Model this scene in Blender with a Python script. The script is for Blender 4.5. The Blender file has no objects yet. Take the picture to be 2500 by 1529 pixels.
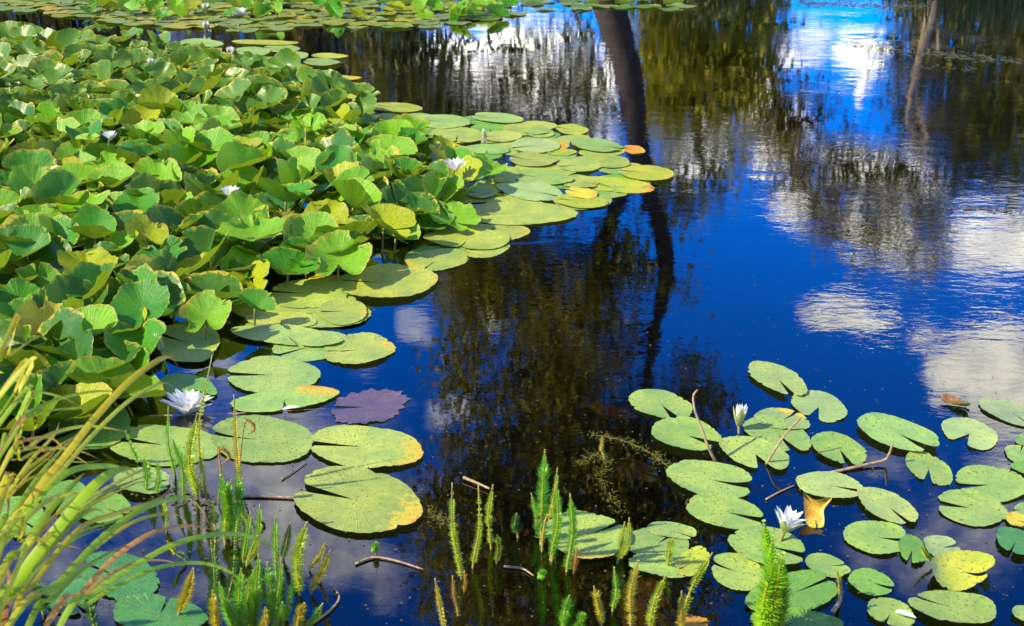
import bpy, math, random
import numpy as np
from mathutils import Vector, Matrix, Euler

# ------------------------------------------------------------------ camera, world, sun, exposure
scene = bpy.context.scene
COL = scene.collection
W, H = 2500.0, 1529.0            # pixel frame of the photograph
FPX = 2757.0
PITCH = math.radians(22.5)       # camera looks this far below the horizon
CAMH = 1.5
cam_d = bpy.data.cameras.new('camera')
cam_d.sensor_width = 36.0
cam_d.lens = 36.0 * FPX / W
cam_d.clip_start = 0.05
cam_d.clip_end = 3000
cam_d.dof.use_dof = True
cam_d.dof.focus_distance = 4.0
cam_d.dof.aperture_fstop = 10
cam = bpy.data.objects.new('camera', cam_d)
COL.objects.link(cam)
cam.location = (0, 0, CAMH)
cam.rotation_euler = (math.radians(90) - PITCH, 0, 0)
scene.camera = cam

vs = scene.view_settings
vs.view_transform = 'Standard'
vs.look = 'None'
vs.gamma = 1.0
vs.exposure = 0.75
scene.cycles.max_bounces = 8
scene.cycles.transparent_max_bounces = 12
scene.cycles.caustics_reflective = False
scene.cycles.caustics_refractive = False
scene.cycles.sample_clamp_indirect = 6

SUN = Vector((-0.74, -0.20, 0.64)).normalized()
sd = bpy.data.lights.new('sun', 'SUN')
sd.energy = 5.0
sd.angle = math.radians(0.6)
sd.color = (1.0, 0.89, 0.63)
so = bpy.data.objects.new('sun', sd)
COL.objects.link(so)
so.rotation_euler = SUN.to_track_quat('Z', 'Y').to_euler()


def ray(px, py):
    X = (px - W / 2) / FPX
    Y = -(py - H / 2) / FPX
    return Vector((X, math.cos(PITCH) + Y * math.sin(PITCH), -math.sin(PITCH) + Y * math.cos(PITCH)))


def onwater(px, py, z=0.0):
    d = ray(px, py)
    t = (z - CAMH) / d.z
    return Vector((d.x * t, d.y * t, z))


def at(px, py, Y):
    d = ray(px, py)
    t = Y / d.y
    return Vector((d.x * t, Y, CAMH + d.z * t))


def refl(px, py, D):
    """a real place at distance D whose mirror image in the pond falls there"""
    p = at(px, py, D)
    return Vector((p.x, p.y, -p.z))


def N(nt, t, loc=None, **kw):
    n = nt.nodes.new(t)
    for k, v in kw.items():
        setattr(n, k, v)
    return n


def M(nt, op, a, b=None, c=None, clamp=False):
    n = nt.nodes.new('ShaderNodeMath')
    n.operation = op
    n.use_clamp = clamp
    for i, v in enumerate((a, b, c)):
        if v is None:
            continue
        if isinstance(v, (int, float)):
            n.inputs[i].default_value = v
        else:
            nt.links.new(v, n.inputs[i])
    return n.outputs[0]


def MIX(nt, fac, a, b, blend='MIX'):
    n = nt.nodes.new('ShaderNodeMix')
    n.data_type = 'RGBA'
    n.blend_type = blend
    for i, v in ((0, fac), (6, a), (7, b)):
        if isinstance(v, (int, float)):
            n.inputs[i].default_value = v
        elif isinstance(v, tuple):
            n.inputs[i].default_value = (*v, 1) if len(v) == 3 else v
        else:
            nt.links.new(v, n.inputs[i])
    return n.outputs[2]


def RAMP(nt, v, lo, hi):
    n = nt.nodes.new('ShaderNodeMapRange')
    n.interpolation_type = 'SMOOTHSTEP'
    n.inputs[1].default_value = lo
    n.inputs[2].default_value = hi
    nt.links.new(v, n.inputs[0])
    return n.outputs[0]


def NOISE(nt, vec, scale, detail=3, rough=0.5, dist=0.0):
    n = nt.nodes.new('ShaderNodeTexNoise')
    n.inputs['Scale'].default_value = scale
    n.inputs['Detail'].default_value = detail
    n.inputs['Roughness'].default_value = rough
    n.inputs['Distortion'].default_value = dist
    if vec is not None:
        nt.links.new(vec, n.inputs['Vector'])
    return n.outputs['Fac']


# clouds: (pixel where its reflection falls, half width, half height, density)
CLOUDS = [
    (2470, 580, 150, 85, 1.15), (2390, 535, 110, 40, .85), (2350, 610, 45, 35, .7),
    (2040, 765, 85, 32, .95), (2110, 790, 75, 30, .85),
    (2440, 855, 125, 52, 1.05), (2350, 905, 115, 70, .95), (2500, 960, 170, 110, 1.0), (2235, 835, 60, 32, .75), (2300, 965, 60, 50, .7),
    (1945, 515, 70, 60, 1.0), (2100, 555, 140, 50, 1.0), (2230, 600, 130, 42, .9), (1900, 410, 85, 38, 1.1),
    (1290, 180, 235, 140, 1.15), (1120, 110, 120, 60, .8), (1430, 330, 80, 80, .7),
    (1950, 120, 90, 65, .8), (2110, 135, 85, 34, 1.5), (2145, 205, 18, 45, 1.0), (1840, 250, 80, 120, .8),
    (1930, 330, 120, 80, .7), (2120, 410, 160, 60, .85), (1700, 350, 100, 110, .8), (2240, 460, 90, 60, .7),
    (1000, 825, 60, 60, .62), (1190, 800, 50, 60, .66), (1150, 990, 75, 45, .64), (890, 905, 60, 35, .5),
    (1080, 1020, 60, 50, .55),
    (650, 1250, 520, 320, .60), (150, 1420, 330, 220, .56), (900, 1390, 200, 90, .47), (760, 1020, 130, 60, .5), (540, 900, 130, 60, .55),
    (2150, 1150, 200, 90, .52), (2330, 1330, 300, 180, .52), (2480, 1120, 130, 70, .55),
    (250, 80, 80, 40, .9),
]

world = bpy.data.worlds.new('World')
scene.world = world
world.use_nodes = True
nt = world.node_tree
nt.nodes.clear()
sky = N(nt, 'ShaderNodeTexSky')
sky.sky_type = 'NISHITA'
sky.sun_disc = False
sky.sun_elevation = math.asin(SUN.z)
sky.sun_rotation = math.atan2(SUN.x, SUN.y)
sky.altitude = 1500
sky.air_density = 1.0
sky.dust_density = 0.2
sky.ozone_density = 4.0
hs = N(nt, 'ShaderNodeHueSaturation')
hs.inputs['Saturation'].default_value = 1.75
hs.inputs['Value'].default_value = 2.3
nt.links.new(sky.outputs[0], hs.inputs['Color'])
tc = N(nt, 'ShaderNodeTexCoord')
sep = N(nt, 'ShaderNodeSeparateXYZ')
nt.links.new(tc.outputs['Generated'], sep.inputs[0])
yy = M(nt, 'MAXIMUM', sep.outputs[1], 0.05)
u0 = M(nt, 'DIVIDE', sep.outputs[0], yy)
v0 = M(nt, 'DIVIDE', sep.outputs[2], yy)
cmb = N(nt, 'ShaderNodeCombineXYZ')
nt.links.new(u0, cmb.inputs[0])
nt.links.new(v0, cmb.inputs[1])
n1 = NOISE(nt, cmb.outputs[0], 11, 6, 0.6)
n2 = N(nt, 'ShaderNodeTexNoise')
n2.inputs['Scale'].default_value = 7
n2.inputs['Detail'].default_value = 5
nt.links.new(cmb.outputs[0], n2.inputs['Vector'])
sepc = N(nt, 'ShaderNodeSeparateColor')
nt.links.new(n2.outputs['Color'], sepc.inputs[0])
u = M(nt, 'ADD', u0, M(nt, 'MULTIPLY', M(nt, 'SUBTRACT', sepc.outputs[0], .5), .10))
v = M(nt, 'ADD', v0, M(nt, 'MULTIPLY', M(nt, 'SUBTRACT', sepc.outputs[1], .5), .06))
acc = None
for (cx, cy, rx, ry, dn) in CLOUDS:
    d0 = ray(cx, cy)
    cu, cv = d0.x / d0.y, -d0.z / d0.y
    d1 = ray(cx + rx, cy)
    d2 = ray(cx, cy + ry)
    au = abs(d1.x / d1.y - cu)
    av = abs(-d2.z / d2.y - cv)
    a = M(nt, 'MULTIPLY', M(nt, 'SUBTRACT', u, cu), 1 / au)
    b = M(nt, 'MULTIPLY', M(nt, 'SUBTRACT', v, cv), 1 / av)
    r2 = M(nt, 'MULTIPLY_ADD', a, a, M(nt, 'MULTIPLY', b, b))
    g = M(nt, 'MULTIPLY', M(nt, 'SUBTRACT', 1.0, M(nt, 'MULTIPLY', r2, 0.55), clamp=True), dn)
    acc = g if acc is None else M(nt, 'MAXIMUM', acc, g)
dens = M(nt, 'ADD', acc, M(nt, 'MULTIPLY', M(nt, 'SUBTRACT', n1, .5), .9))
cl_a = RAMP(nt, dens, 0.32, 0.68)
cl_a = M(nt, 'MULTIPLY', cl_a, M(nt, 'MINIMUM', M(nt, 'MULTIPLY_ADD', acc, 1.0, 0.2), 1.0))
# scattered cumulus over the unseen rest of the sky, added to light the leaves
nb = NOISE(nt, tc.outputs['Generated'], 3.2, 6, 0.55)
cl_b = M(nt, 'MULTIPLY', RAMP(nt, nb, 0.50, 0.62), RAMP(nt, sep.outputs[2], 0.0, 0.2))
front = RAMP(nt, sep.outputs[1], 0.30, 0.42)
cl = M(nt, 'ADD', M(nt, 'MULTIPLY', cl_a, front), M(nt, 'MULTIPLY', cl_b, M(nt, 'SUBTRACT', 1.0, front)), clamp=True)
shade = NOISE(nt, cmb.outputs[0], 16, 4, 0.6)
CLOUD_HI, CLOUD_LO = (17.5, 16.8, 14.0), (9.5, 9.3, 9.3)
cc = MIX(nt, RAMP(nt, shade, 0.35, 0.62), CLOUD_LO, CLOUD_HI)
skyc = MIX(nt, cl, MIX(nt, 1.0, hs.outputs[0], (.6, .60, 1.05), 'MULTIPLY'), cc)
bg = N(nt, 'ShaderNodeBackground')
bg.inputs['Strength'].default_value = 0.10
nt.links.new(skyc, bg.inputs['Color'])
wo = N(nt, 'ShaderNodeOutputWorld')
nt.links.new(bg.outputs[0], wo.inputs[0])

# ------------------------------------------------------------------ helpers
rnd = random.Random(11)
nrs = np.random.RandomState(5)


def mesh_of(name, verts, faces, mats, uv=None, attr=None, smooth=True, matidx=None):
    me = bpy.data.meshes.new(name)
    me.from_pydata([tuple(map(float, p)) for p in verts], [], faces)
    for m in (mats if isinstance(mats, (list, tuple)) else [mats]):
        me.materials.append(m)
    if smooth:
        me.polygons.foreach_set('use_smooth', [True] * len(me.polygons))
    if matidx is not None:
        me.polygons.foreach_set('material_index', matidx)
    if uv is not None:
        l = me.uv_layers.new(name='UVMap')
        vi = np.zeros(len(me.loops), dtype=np.int32)
        me.loops.foreach_get('vertex_index', vi)
        l.data.foreach_set('uv', np.asarray(uv, dtype=np.float32)[vi].ravel())
    if attr is not None:
        a = me.attributes.new('age', 'FLOAT', 'POINT')
        a.data.foreach_set('value', np.asarray(attr, dtype=np.float32))
    me.update()
    return me


def link(name, me, parent=None, loc=None):
    o = bpy.data.objects.new(name, me)
    COL.objects.link(o)
    if parent is not None:
        o.parent = parent
    if loc is not None:
        o.location = loc
    return o


def tag(o, label=None, cat=None, group=None, kind=None):
    if label:
        o['label'] = label
    if cat:
        o['category'] = cat
    if group:
        o['group'] = group
    if kind:
        o['kind'] = kind
    return o


def root(name, loc, label, cat, group=None):
    return tag(link(name, None, None, loc), label, cat, group)


class Geo:
    """collects shapes for ONE mesh"""
    def __init__(s):
        s.v, s.f, s.uv, s.a = [], [], [], []

    def add(s, vs, fs, uv=None, a=0.0):
        o = len(s.v)
        s.v += [tuple(p) for p in vs]
        s.f += [tuple(i + o for i in f) for f in fs]
        s.uv += list(uv) if uv is not None else [(0.0, 0.0)] * len(vs)
        s.a += ([a] * len(vs)) if isinstance(a, (int, float)) else list(a)

    def tube(s, pts, rads, n=8, cap=True):
        pts = [Vector(p) for p in pts]
        vs, uv = [], []
        prev = None
        for i, p in enumerate(pts):
            t = (pts[min(i + 1, len(pts) - 1)] - pts[max(i - 1, 0)]).normalized()
            if prev is None:
                r = Vector((1, 0, 0)) if abs(t.x) < .8 else Vector((0, 1, 0))
            else:
                r = prev
            a = (r - t * r.dot(t)).normalized()
            b = t.cross(a)
            prev = a
            for k in range(n):
                an = 2 * math.pi * k / n
                vs.append(p + (a * math.cos(an) + b * math.sin(an)) * rads[i])
                uv.append((k / n, i / (len(pts) - 1)))
        fs = [(i * n + k, i * n + (k + 1) % n, (i + 1) * n + (k + 1) % n, (i + 1) * n + k)
              for i in range(len(pts) - 1) for k in range(n)]
        if cap:
            fs.append(tuple(range((len(pts) - 1) * n, len(pts) * n)))
            fs.append(tuple(reversed(range(n))))
        s.add(vs, fs, uv)

    def mesh(s, name, mat, smooth=True):
        return mesh_of(name, s.v, s.f, mat, s.uv, s.a, smooth)


def spline(pts, n):
    """Catmull-Rom through pts, n samples"""
    pts = [Vector(p) for p in pts]
    P = [pts[0] * 2 - pts[1]] + pts + [pts[-1] * 2 - pts[-2]]
    out = []
    m = len(pts) - 1
    for i in range(n):
        t = i / (n - 1) * m
        k = min(int(t), m - 1)
        f = t - k
        a, b, c, d = P[k:k + 4]
        out.append(0.5 * ((2 * b) + (c - a) * f + (2 * a - 5 * b + 4 * c - d) * f * f + (3 * b - a - 3 * c + d) * f ** 3))
    return out


# ------------------------------------------------------------------ materials
def newmat(name):
    m = bpy.data.materials.new(name)
    m.use_nodes = True
    m.node_tree.nodes.clear()
    return m, m.node_tree


def out(nt, sh):
    o = N(nt, 'ShaderNodeOutputMaterial')
    nt.links.new(sh, o.inputs['Surface'])


def leaf_material(name, age_gain=1.0, gloss=0.33, trans=0.25, vein=0.5, speck=1.0, under=(0.12, 0.23, 0.008), bumpd=.004, spec=.55):
    m, nt = newmat(name)
    oi = N(nt, 'ShaderNodeObjectInfo')
    uv = N(nt, 'ShaderNodeTexCoord')
    su = N(nt, 'ShaderNodeSeparateXYZ')
    nt.links.new(uv.outputs['UV'], su.inputs[0])
    off = N(nt, 'ShaderNodeVectorMath', operation='ADD')
    cx = N(nt, 'ShaderNodeCombineXYZ')
    nt.links.new(M(nt, 'MULTIPLY', oi.outputs['Random'], 37.0), cx.inputs[0])
    nt.links.new(M(nt, 'MULTIPLY', oi.outputs['Random'], 91.0), cx.inputs[1])
    nt.links.new(uv.outputs['Object'], off.inputs[0])
    nt.links.new(cx.outputs[0], off.inputs[1])
    V = off.outputs[0]
    big = NOISE(nt, V, 9, 4, .6)
    fine = NOISE(nt, V, 60, 4, .6)
    tiny = NOISE(nt, V, 130, 2, .5)
    # radiating veins
    ang = M(nt, 'MULTIPLY', su.outputs[0], 24.0)
    w = M(nt, 'ABSOLUTE', M(nt, 'SUBTRACT', M(nt, 'FRACT', M(nt, 'ADD', ang, M(nt, 'MULTIPLY', big, .5))), .5))
    vn = M(nt, 'SUBTRACT', 1.0, RAMP(nt, w, 0.0, 0.10))
    ang2 = M(nt, 'MULTIPLY', su.outputs[0], 52.0)
    w2 = M(nt, 'ABSOLUTE', M(nt, 'SUBTRACT', M(nt, 'FRACT', M(nt, 'ADD', ang2, fine)), .5))
    vn2 = M(nt, 'MULTIPLY', M(nt, 'SUBTRACT', 1.0, RAMP(nt, w2, 0.0, 0.16)), RAMP(nt, su.outputs[1], .45, .8))
    vv = M(nt, 'MAXIMUM', vn, M(nt, 'MULTIPLY', vn2, .5))
    col = oi.outputs['Color']
    vary = MIX(nt, RAMP(nt, big, .3, .7), (0.72, 0.80, 0.85), (1.22, 1.12, 0.9))
    col = MIX(nt, 1.0, col, vary, 'MULTIPLY')
    col = MIX(nt, 0.35, col, MIX(nt, RAMP(nt, fine, .35, .65), (0.8, .8, .8), (1.2, 1.2, 1.1)), 'MULTIPLY')
    col = MIX(nt, M(nt, 'MULTIPLY', vv, .22 * vein * 2), col, (0.30, 0.42, 0.05))
    # yellowing
    at_ = N(nt, 'ShaderNodeAttribute', attribute_name='age')
    age = M(nt, 'MULTIPLY', at_.outputs['Fac'], age_gain)
    aa = M(nt, 'ADD', age, M(nt, 'MULTIPLY', M(nt, 'SUBTRACT', M(nt, 'ADD', M(nt, 'MULTIPLY', big, .5), M(nt, 'MULTIPLY', fine, .5)), .5), M(nt, 'MULTIPLY_ADD', age, 2.2, 1.3)))
    col = MIX(nt, RAMP(nt, aa, .32, .58), col, (0.52, 0.42, 0.035))
    col = MIX(nt, RAMP(nt, aa, .72, .98), col, (0.60, 0.29, 0.02))
    col = MIX(nt, RAMP(nt, aa, 1.08, 1.25), col, (0.16, 0.06, 0.012))
    # specks
    sp = RAMP(nt, M(nt, 'ADD', tiny, M(nt, 'MULTIPLY', M(nt, 'SUBTRACT', big, .5), .25)), .615, .68)
    col = MIX(nt, M(nt, 'MULTIPLY', sp, .7 * speck), col, (0.05, 0.04, 0.01))
    sp2 = RAMP(nt, NOISE(nt, V, 120, 2, .5), .69, .74)
    col = MIX(nt, M(nt, 'MULTIPLY', sp2, .6 * speck), col, (0.5, 0.45, 0.10))
    geo = N(nt, 'ShaderNodeNewGeometry')
    col = MIX(nt, M(nt, 'MULTIPLY', geo.outputs['Backfacing'], .8), col, MIX(nt, vv, under, (under[0] * 1.7, under[1] * 1.5, under[2] * 2)))
    hb = M(nt, 'ADD', M(nt, 'MULTIPLY', vv, .8), M(nt, 'ADD', M(nt, 'MULTIPLY', fine, .6), M(nt, 'MULTIPLY', big, 1.2)))
    bmp = N(nt, 'ShaderNodeBump')
    bmp.inputs['Strength'].default_value = 0.55
    bmp.inputs['Distance'].default_value = bumpd
    nt.links.new(hb, bmp.inputs['Height'])
    p = N(nt, 'ShaderNodeBsdfPrincipled')
    nt.links.new(col, p.inputs['Base Color'])
    nt.links.new(M(nt, 'MULTIPLY_ADD', fine, .3, gloss - .12), p.inputs['Roughness'])
    p.inputs['Specular IOR Level'].default_value = spec
    nt.links.new(bmp.outputs[0], p.inputs['Normal'])
    tr = N(nt, 'ShaderNodeBsdfTranslucent')
    nt.links.new(MIX(nt, .6, col, (0.35, 0.45, 0.02)), tr.inputs['Color'])
    mx = N(nt, 'ShaderNodeMixShader')
    mx.inputs[0].default_value = trans
    nt.links.new(p.outputs[0], mx.inputs[1])
    nt.links.new(tr.outputs[0], mx.inputs[2])
    out(nt, mx.outputs[0])
    return m


def simple(name, c1, c2, scale=20, rough=.6, trans=0.0, tcol=None, bump=0.0, spec=.4, usecol=False):
    m, nt = newmat(name)
    tc = N(nt, 'ShaderNodeTexCoord')
    n = NOISE(nt, tc.outputs['Object'], scale, 4, .6)
    col = MIX(nt, RAMP(nt, n, .3, .7), c1, c2)
    if usecol:
        oi = N(nt, 'ShaderNodeObjectInfo')
        col = MIX(nt, 1.0, oi.outputs['Color'], col, 'MULTIPLY')
    p = N(nt, 'ShaderNodeBsdfPrincipled')
    nt.links.new(col, p.inputs['Base Color'])
    p.inputs['Roughness'].default_value = rough
    p.inputs['Specular IOR Level'].default_value = spec
    if bump:
        b = N(nt, 'ShaderNodeBump')
        b.inputs['Strength'].default_value = .7
        b.inputs['Distance'].default_value = bump
        nt.links.new(n, b.inputs['Height'])
        nt.links.new(b.outputs[0], p.inputs['Normal'])
    sh = p.outputs[0]
    if trans:
        t = N(nt, 'ShaderNodeBsdfTranslucent')
        if tcol:
            t.inputs['Color'].default_value = (*tcol, 1)
        else:
            nt.links.new(col, t.inputs['Color'])
        x = N(nt, 'ShaderNodeMixShader')
        x.inputs[0].default_value = trans
        nt.links.new(sh, x.inputs[1])
        nt.links.new(t.outputs[0], x.inputs[2])
        sh = x.outputs[0]
    out(nt, sh)
    return m


MPAD = leaf_material('floating_pad', gloss=.42, trans=.10, vein=.12, speck=1.0, bumpd=.0012)
MLEAF = leaf_material('raised_leaf', gloss=.34, trans=.32, vein=.2, speck=.9, spec=.30, bumpd=.0025)
MSTALK = simple('stalk', (.16, .17, .03), (.25, .22, .05), 30, .5, usecol=False)
MPETAL = simple('petal', (.92, .91, .84), (.86, .85, .76), 60, .5, .4)
MSTAMEN = simple('stamen', (.75, .50, .03), (.85, .62, .08), 200, .6)
MSEPAL = simple('sepal', (.30, .36, .07), (.55, .55, .22), 90, .5, .2)
MNEEDLE = simple('marestail_leaf', (.75, .75, .7), (1.15, 1.1, 1.0), 60, .55, .35, usecol=True)
MSTEM = simple('marestail_stem', (.30, .28, .05), (.42, .30, .06), 60, .5)
MTWIG = simple('pale_dead_stem', (.42, .30, .15), (.24, .15, .07), 80, .6, bump=.001)
MBARK = simple('bark', (.014, .008, .005), (.038, .024, .016), 7, .85, bump=.03)
MBARKP = simple('pale_bark', (.16, .115, .07), (.26, .20, .13), 8, .8, bump=.02)
MCROWN = simple('tree_leaf', (.75, .75, .8), (1.3, 1.2, 1.0), 1.3, .6, .35, usecol=True)


def water_material():
    m, nt = newmat('pond_water')
    tc = N(nt, 'ShaderNodeTexCoord')
    mp = N(nt, 'ShaderNodeMapping')
    nt.links.new(tc.outputs['Object'], mp.inputs[0])
    mp.inputs['Scale'].default_value = (0.55, 1.0, 1.0)
    V = mp.outputs[0]
    a = NOISE(nt, V, 9, 2, .45, .6)         # ~10 cm swell
    b = NOISE(nt, V, 34, 3, .5, .8)         # wavelets
    c = NOISE(nt, V, 2.2, 2, .5)            # slow swell
    gust = NOISE(nt, tc.outputs['Object'], 0.9, 3, .6)
    g = M(nt, 'MULTIPLY_ADD', RAMP(nt, gust, .38, .66), .85, .15)
    spy = N(nt, 'ShaderNodeSeparateXYZ')
    nt.links.new(tc.outputs['Object'], spy.inputs[0])
    dist = M(nt, 'MULTIPLY_ADD', RAMP(nt, spy.outputs[1], 2.0, 4.6), .8, .2)
    amp = M(nt, 'MULTIPLY', g, dist)
    h = M(nt, 'MULTIPLY', M(nt, 'ADD', M(nt, 'MULTIPLY', a, 1.3), M(nt, 'MULTIPLY', b, .5)), amp)
    h = M(nt, 'ADD', h, M(nt, 'MULTIPLY', c, 1.0))
    bm = N(nt, 'ShaderNodeBump')
    bm.inputs['Strength'].default_value = 1.0
    bm.inputs['Distance'].default_value = 0.00092
    nt.links.new(h, bm.inputs['Height'])
    fr = N(nt, 'ShaderNodeFresnel')
    fr.inputs['IOR'].default_value = 1.33
    nt.links.new(bm.outputs[0], fr.inputs['Normal'])
    fac = M(nt, 'MULTIPLY_ADD', M(nt, 'POWER', fr.outputs[0], .76), 1.45, .0, clamp=True)
    gl = N(nt, 'ShaderNodeBsdfGlossy')
    gl.inputs['Roughness'].default_value = 0.012
    gl.inputs['Color'].default_value = (1, 1, 1, 1)
    nt.links.new(bm.outputs[0], gl.inputs['Normal'])
    tr = N(nt, 'ShaderNodeBsdfTransparent')
    tr.inputs['Color'].default_value = (.62, .55, .36, 1)
    mx = N(nt, 'ShaderNodeMixShader')
    nt.links.new(fac, mx.inputs[0])
    nt.links.new(tr.outputs[0], mx.inputs[1])
    nt.links.new(gl.outputs[0], mx.inputs[2])
    out(nt, mx.outputs[0])
    return m


def ground_material():
    m, nt = newmat('ground')
    tc = N(nt, 'ShaderNodeTexCoord')
    g = N(nt, 'ShaderNodeNewGeometry')
    s = N(nt, 'ShaderNodeSeparateXYZ')
    nt.links.new(g.outputs['Position'], s.inputs[0])
    n = NOISE(nt, tc.outputs['Object'], 3, 6, .65)
    n2 = NOISE(nt, tc.outputs['Object'], 25, 4, .6)
    grass = MIX(nt, n, (.035, .06, .012), (.10, .13, .03))
    mud = MIX(nt, RAMP(nt, n2, .3, .7), (.010, .007, .004), (.035, .023, .010))
    col = MIX(nt, RAMP(nt, s.outputs[2], -.02, .10), mud, grass)
    p = N(nt, 'ShaderNodeBsdfPrincipled')
    nt.links.new(col, p.inputs['Base Color'])
    p.inputs['Roughness'].default_value = .9
    b = N(nt, 'ShaderNodeBump')
    b.inputs['Distance'].default_value = .03
    nt.links.new(n2, b.inputs['Height'])
    nt.links.new(b.outputs[0], p.inputs['Normal'])
    out(nt, p.outputs[0])
    return m


# ------------------------------------------------------------------ ground and water
def shore(x):      # near shore line
    return 1.25 + .10 * math.sin(x * 1.7) + .05 * math.sin(x * 4.1 + 1)


def ground_h(x, y):
    d = 99
    d = min(y - shore(x), 14.6 + .5 * math.sin(x * .6) + .2 * math.sin(x * 1.9) - y, x + 13 + .8 * math.sin(y), 15 - x + .8 * math.sin(y * .7))
    t = max(-1.0, min(1.0, d / .6))
    z = -.38 * t if t > 0 else -.22 * t
    if d < -.6:
        z += min(2.5, (-d - .6) * .03)
    return z + .015 * math.sin(x * 5.3) * math.sin(y * 4.7)


def axis(lo, hi, step, far):
    a = list(np.arange(lo, hi, step))
    o = [hi * 1.3 + i for i in (5, 20, 60, 180, far)]
    return [-k for k in reversed(o)] + a + o


xs = axis(-16, 18, .35, 900)
ys = [-900, -200, -60, -20, -8, -3, -1.5] + list(np.arange(-.8, 3, .12)) + list(np.arange(3, 18, .35)) + [20, 26, 40, 80, 200, 900]
gv = [(x, y, ground_h(x, y)) for y in ys for x in xs]
nx = len(xs)
gf = [(j * nx + i, j * nx + i + 1, (j + 1) * nx + i + 1, (j + 1) * nx + i) for j in range(len(ys) - 1) for i in range(nx - 1)]
tag(link('ground', mesh_of('ground', gv, gf, ground_material())), kind='structure')
wv = [(-14.5, .6, 0), (16.5, .6, 0), (16.5, 15.8, 0), (-14.5, 15.8, 0)]
tag(link('water', mesh_of('water', wv, [(0, 1, 2, 3)], water_material(), smooth=False)), kind='structure')

# ------------------------------------------------------------------ trees of the far bank
def crown_geo(blobs, leaf, D, seed, droop=0.0):
    rs = np.random.RandomState(seed)
    V = []
    for (px, py, rx, ry, dn, *dd) in blobs:
        d = D + (dd[0] if dd else 0)
        c = refl(px, py, d)
        ex = abs(refl(px + rx, py, d).x - c.x)
        ez = abs(refl(px, py + ry, d).z - c.z)
        ey = min(ex, ez) * 0.8 + .15
        n = int(4.2 * dn * math.pi * ex * ez / (leaf * leaf * .42))
        # clumps inside the ellipsoid
        nc = max(6, int(n / 34))
        q = rs.normal(size=(nc, 3))
        q /= np.linalg.norm(q, axis=1)[:, None]
        q *= rs.uniform(0.15, 1.0, (nc, 1)) ** .5
        pick = q[rs.randint(0, nc, n)]
        spread = leaf * 1.9
        P = pick * np.array([ex, ey, ez]) + rs.normal(size=(n, 3)) * spread * np.array([1, 1, 1 + droop])
        P += np.array(c)
        P = P[P[:, 2] > .12]
        V.append(P)
    P = np.concatenate(V)
    n = len(P)
    a = rs.normal(size=(n, 3))
    a[:, 2] -= droop * 1.5
    a /= np.linalg.norm(a, axis=1)[:, None]
    b = np.cross(a, rs.normal(size=(n, 3)))
    b /= np.linalg.norm(b, axis=1)[:, None]
    s = leaf * rs.uniform(.6, 1.3, (n, 1))
    L = s * (.62 + .3 * droop)
    Wd = s * (.34 - .1 * droop)
    q = np.stack([P - a * L, P + b * Wd - a * L * .1, P + a * L, P - b * Wd - a * L * .1], 1).reshape(-1, 3)
    me = bpy.data.meshes.new('crown')
    me.vertices.add(4 * n)
    me.vertices.foreach_set('co', q.astype(np.float32).ravel())
    me.loops.add(4 * n)
    me.loops.foreach_set('vertex_index', np.arange(4 * n, dtype=np.int32))
    me.polygons.add(n)
    me.polygons.foreach_set('loop_start', np.arange(n, dtype=np.int32) * 4)
    me.polygons.foreach_set('loop_total', np.full(n, 4, dtype=np.int32))
    me.update(calc_edges=True)
    me.materials.append(MCROWN)
    return me, P


def tree(name, label, D, trunk, blobs, color, leaf=.09, seed=1, limbs=(), twigs=0, bark=None, droop=0.0, cat='tree', group=None):
    base = refl(*trunk[0][:2], D)
    gz = ground_h(base.x, base.y)
    r = root(name, (base.x, base.y, gz), label, cat, group)
    inv = Matrix.Translation(-Vector(r.location))
    px2m = lambda w: w / FPX * D * 1.02 / 2
    g = Geo()
    pts = [refl(x, y, D) for x, y, w in trunk]
    pts = [Vector((base.x, base.y, gz - .15))] + [p for p in pts if p.z > gz + .1]
    ws = [px2m(w) for x, y, w in trunk][-(len(pts) - 1):]
    ws = [ws[0] * 1.15] + ws
    sp = spline(pts, 26)
    g.tube(sp, list(np.interp(np.linspace(0, 1, 26), np.linspace(0, 1, len(ws)), ws)), 12)
    me = g.mesh('trunk', bark or MBARK)
    me.transform(inv)
    link('trunk', me, r)
    for lm in limbs:
        g = Geo()
        pts = [refl(x, y, D + (rest[0] if rest else 0)) for x, y, w, *rest in lm]
        ws = [px2m(l[2]) for l in lm]
        g.tube(spline(pts, 16), list(np.interp(np.linspace(0, 1, 16), np.linspace(0, 1, len(ws)), ws)), 8)
        me = g.mesh('limb', bark or MBARK)
        me.transform(inv)
        link('limb', me, r)
    me, P = crown_geo(blobs, leaf, D, seed, droop)
    if twigs:
        rs = random.Random(seed)
        g = Geo()
        top = sp[-1]
        for k in range(twigs):
            q = Vector(P[rs.randrange(len(P))])
            s0 = min(sp[8:], key=lambda a: (a - q).length + rs.uniform(0, .8))
            mid = (s0 + q) / 2 + Vector((rs.uniform(-.2, .2), rs.uniform(-.2, .2), rs.uniform(0, .3)))
            g.tube(spline([s0, mid, q], 7), list(np.linspace(.028, .006, 7)), 5, cap=False)
        m2 = g.mesh('branches', bark or MBARK)
        m2.transform(inv)
        link('branch_work', m2, r)
    me.transform(inv)
    c = link('crown', me, r)
    c.color = (*color, 1)
    return r


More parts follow.
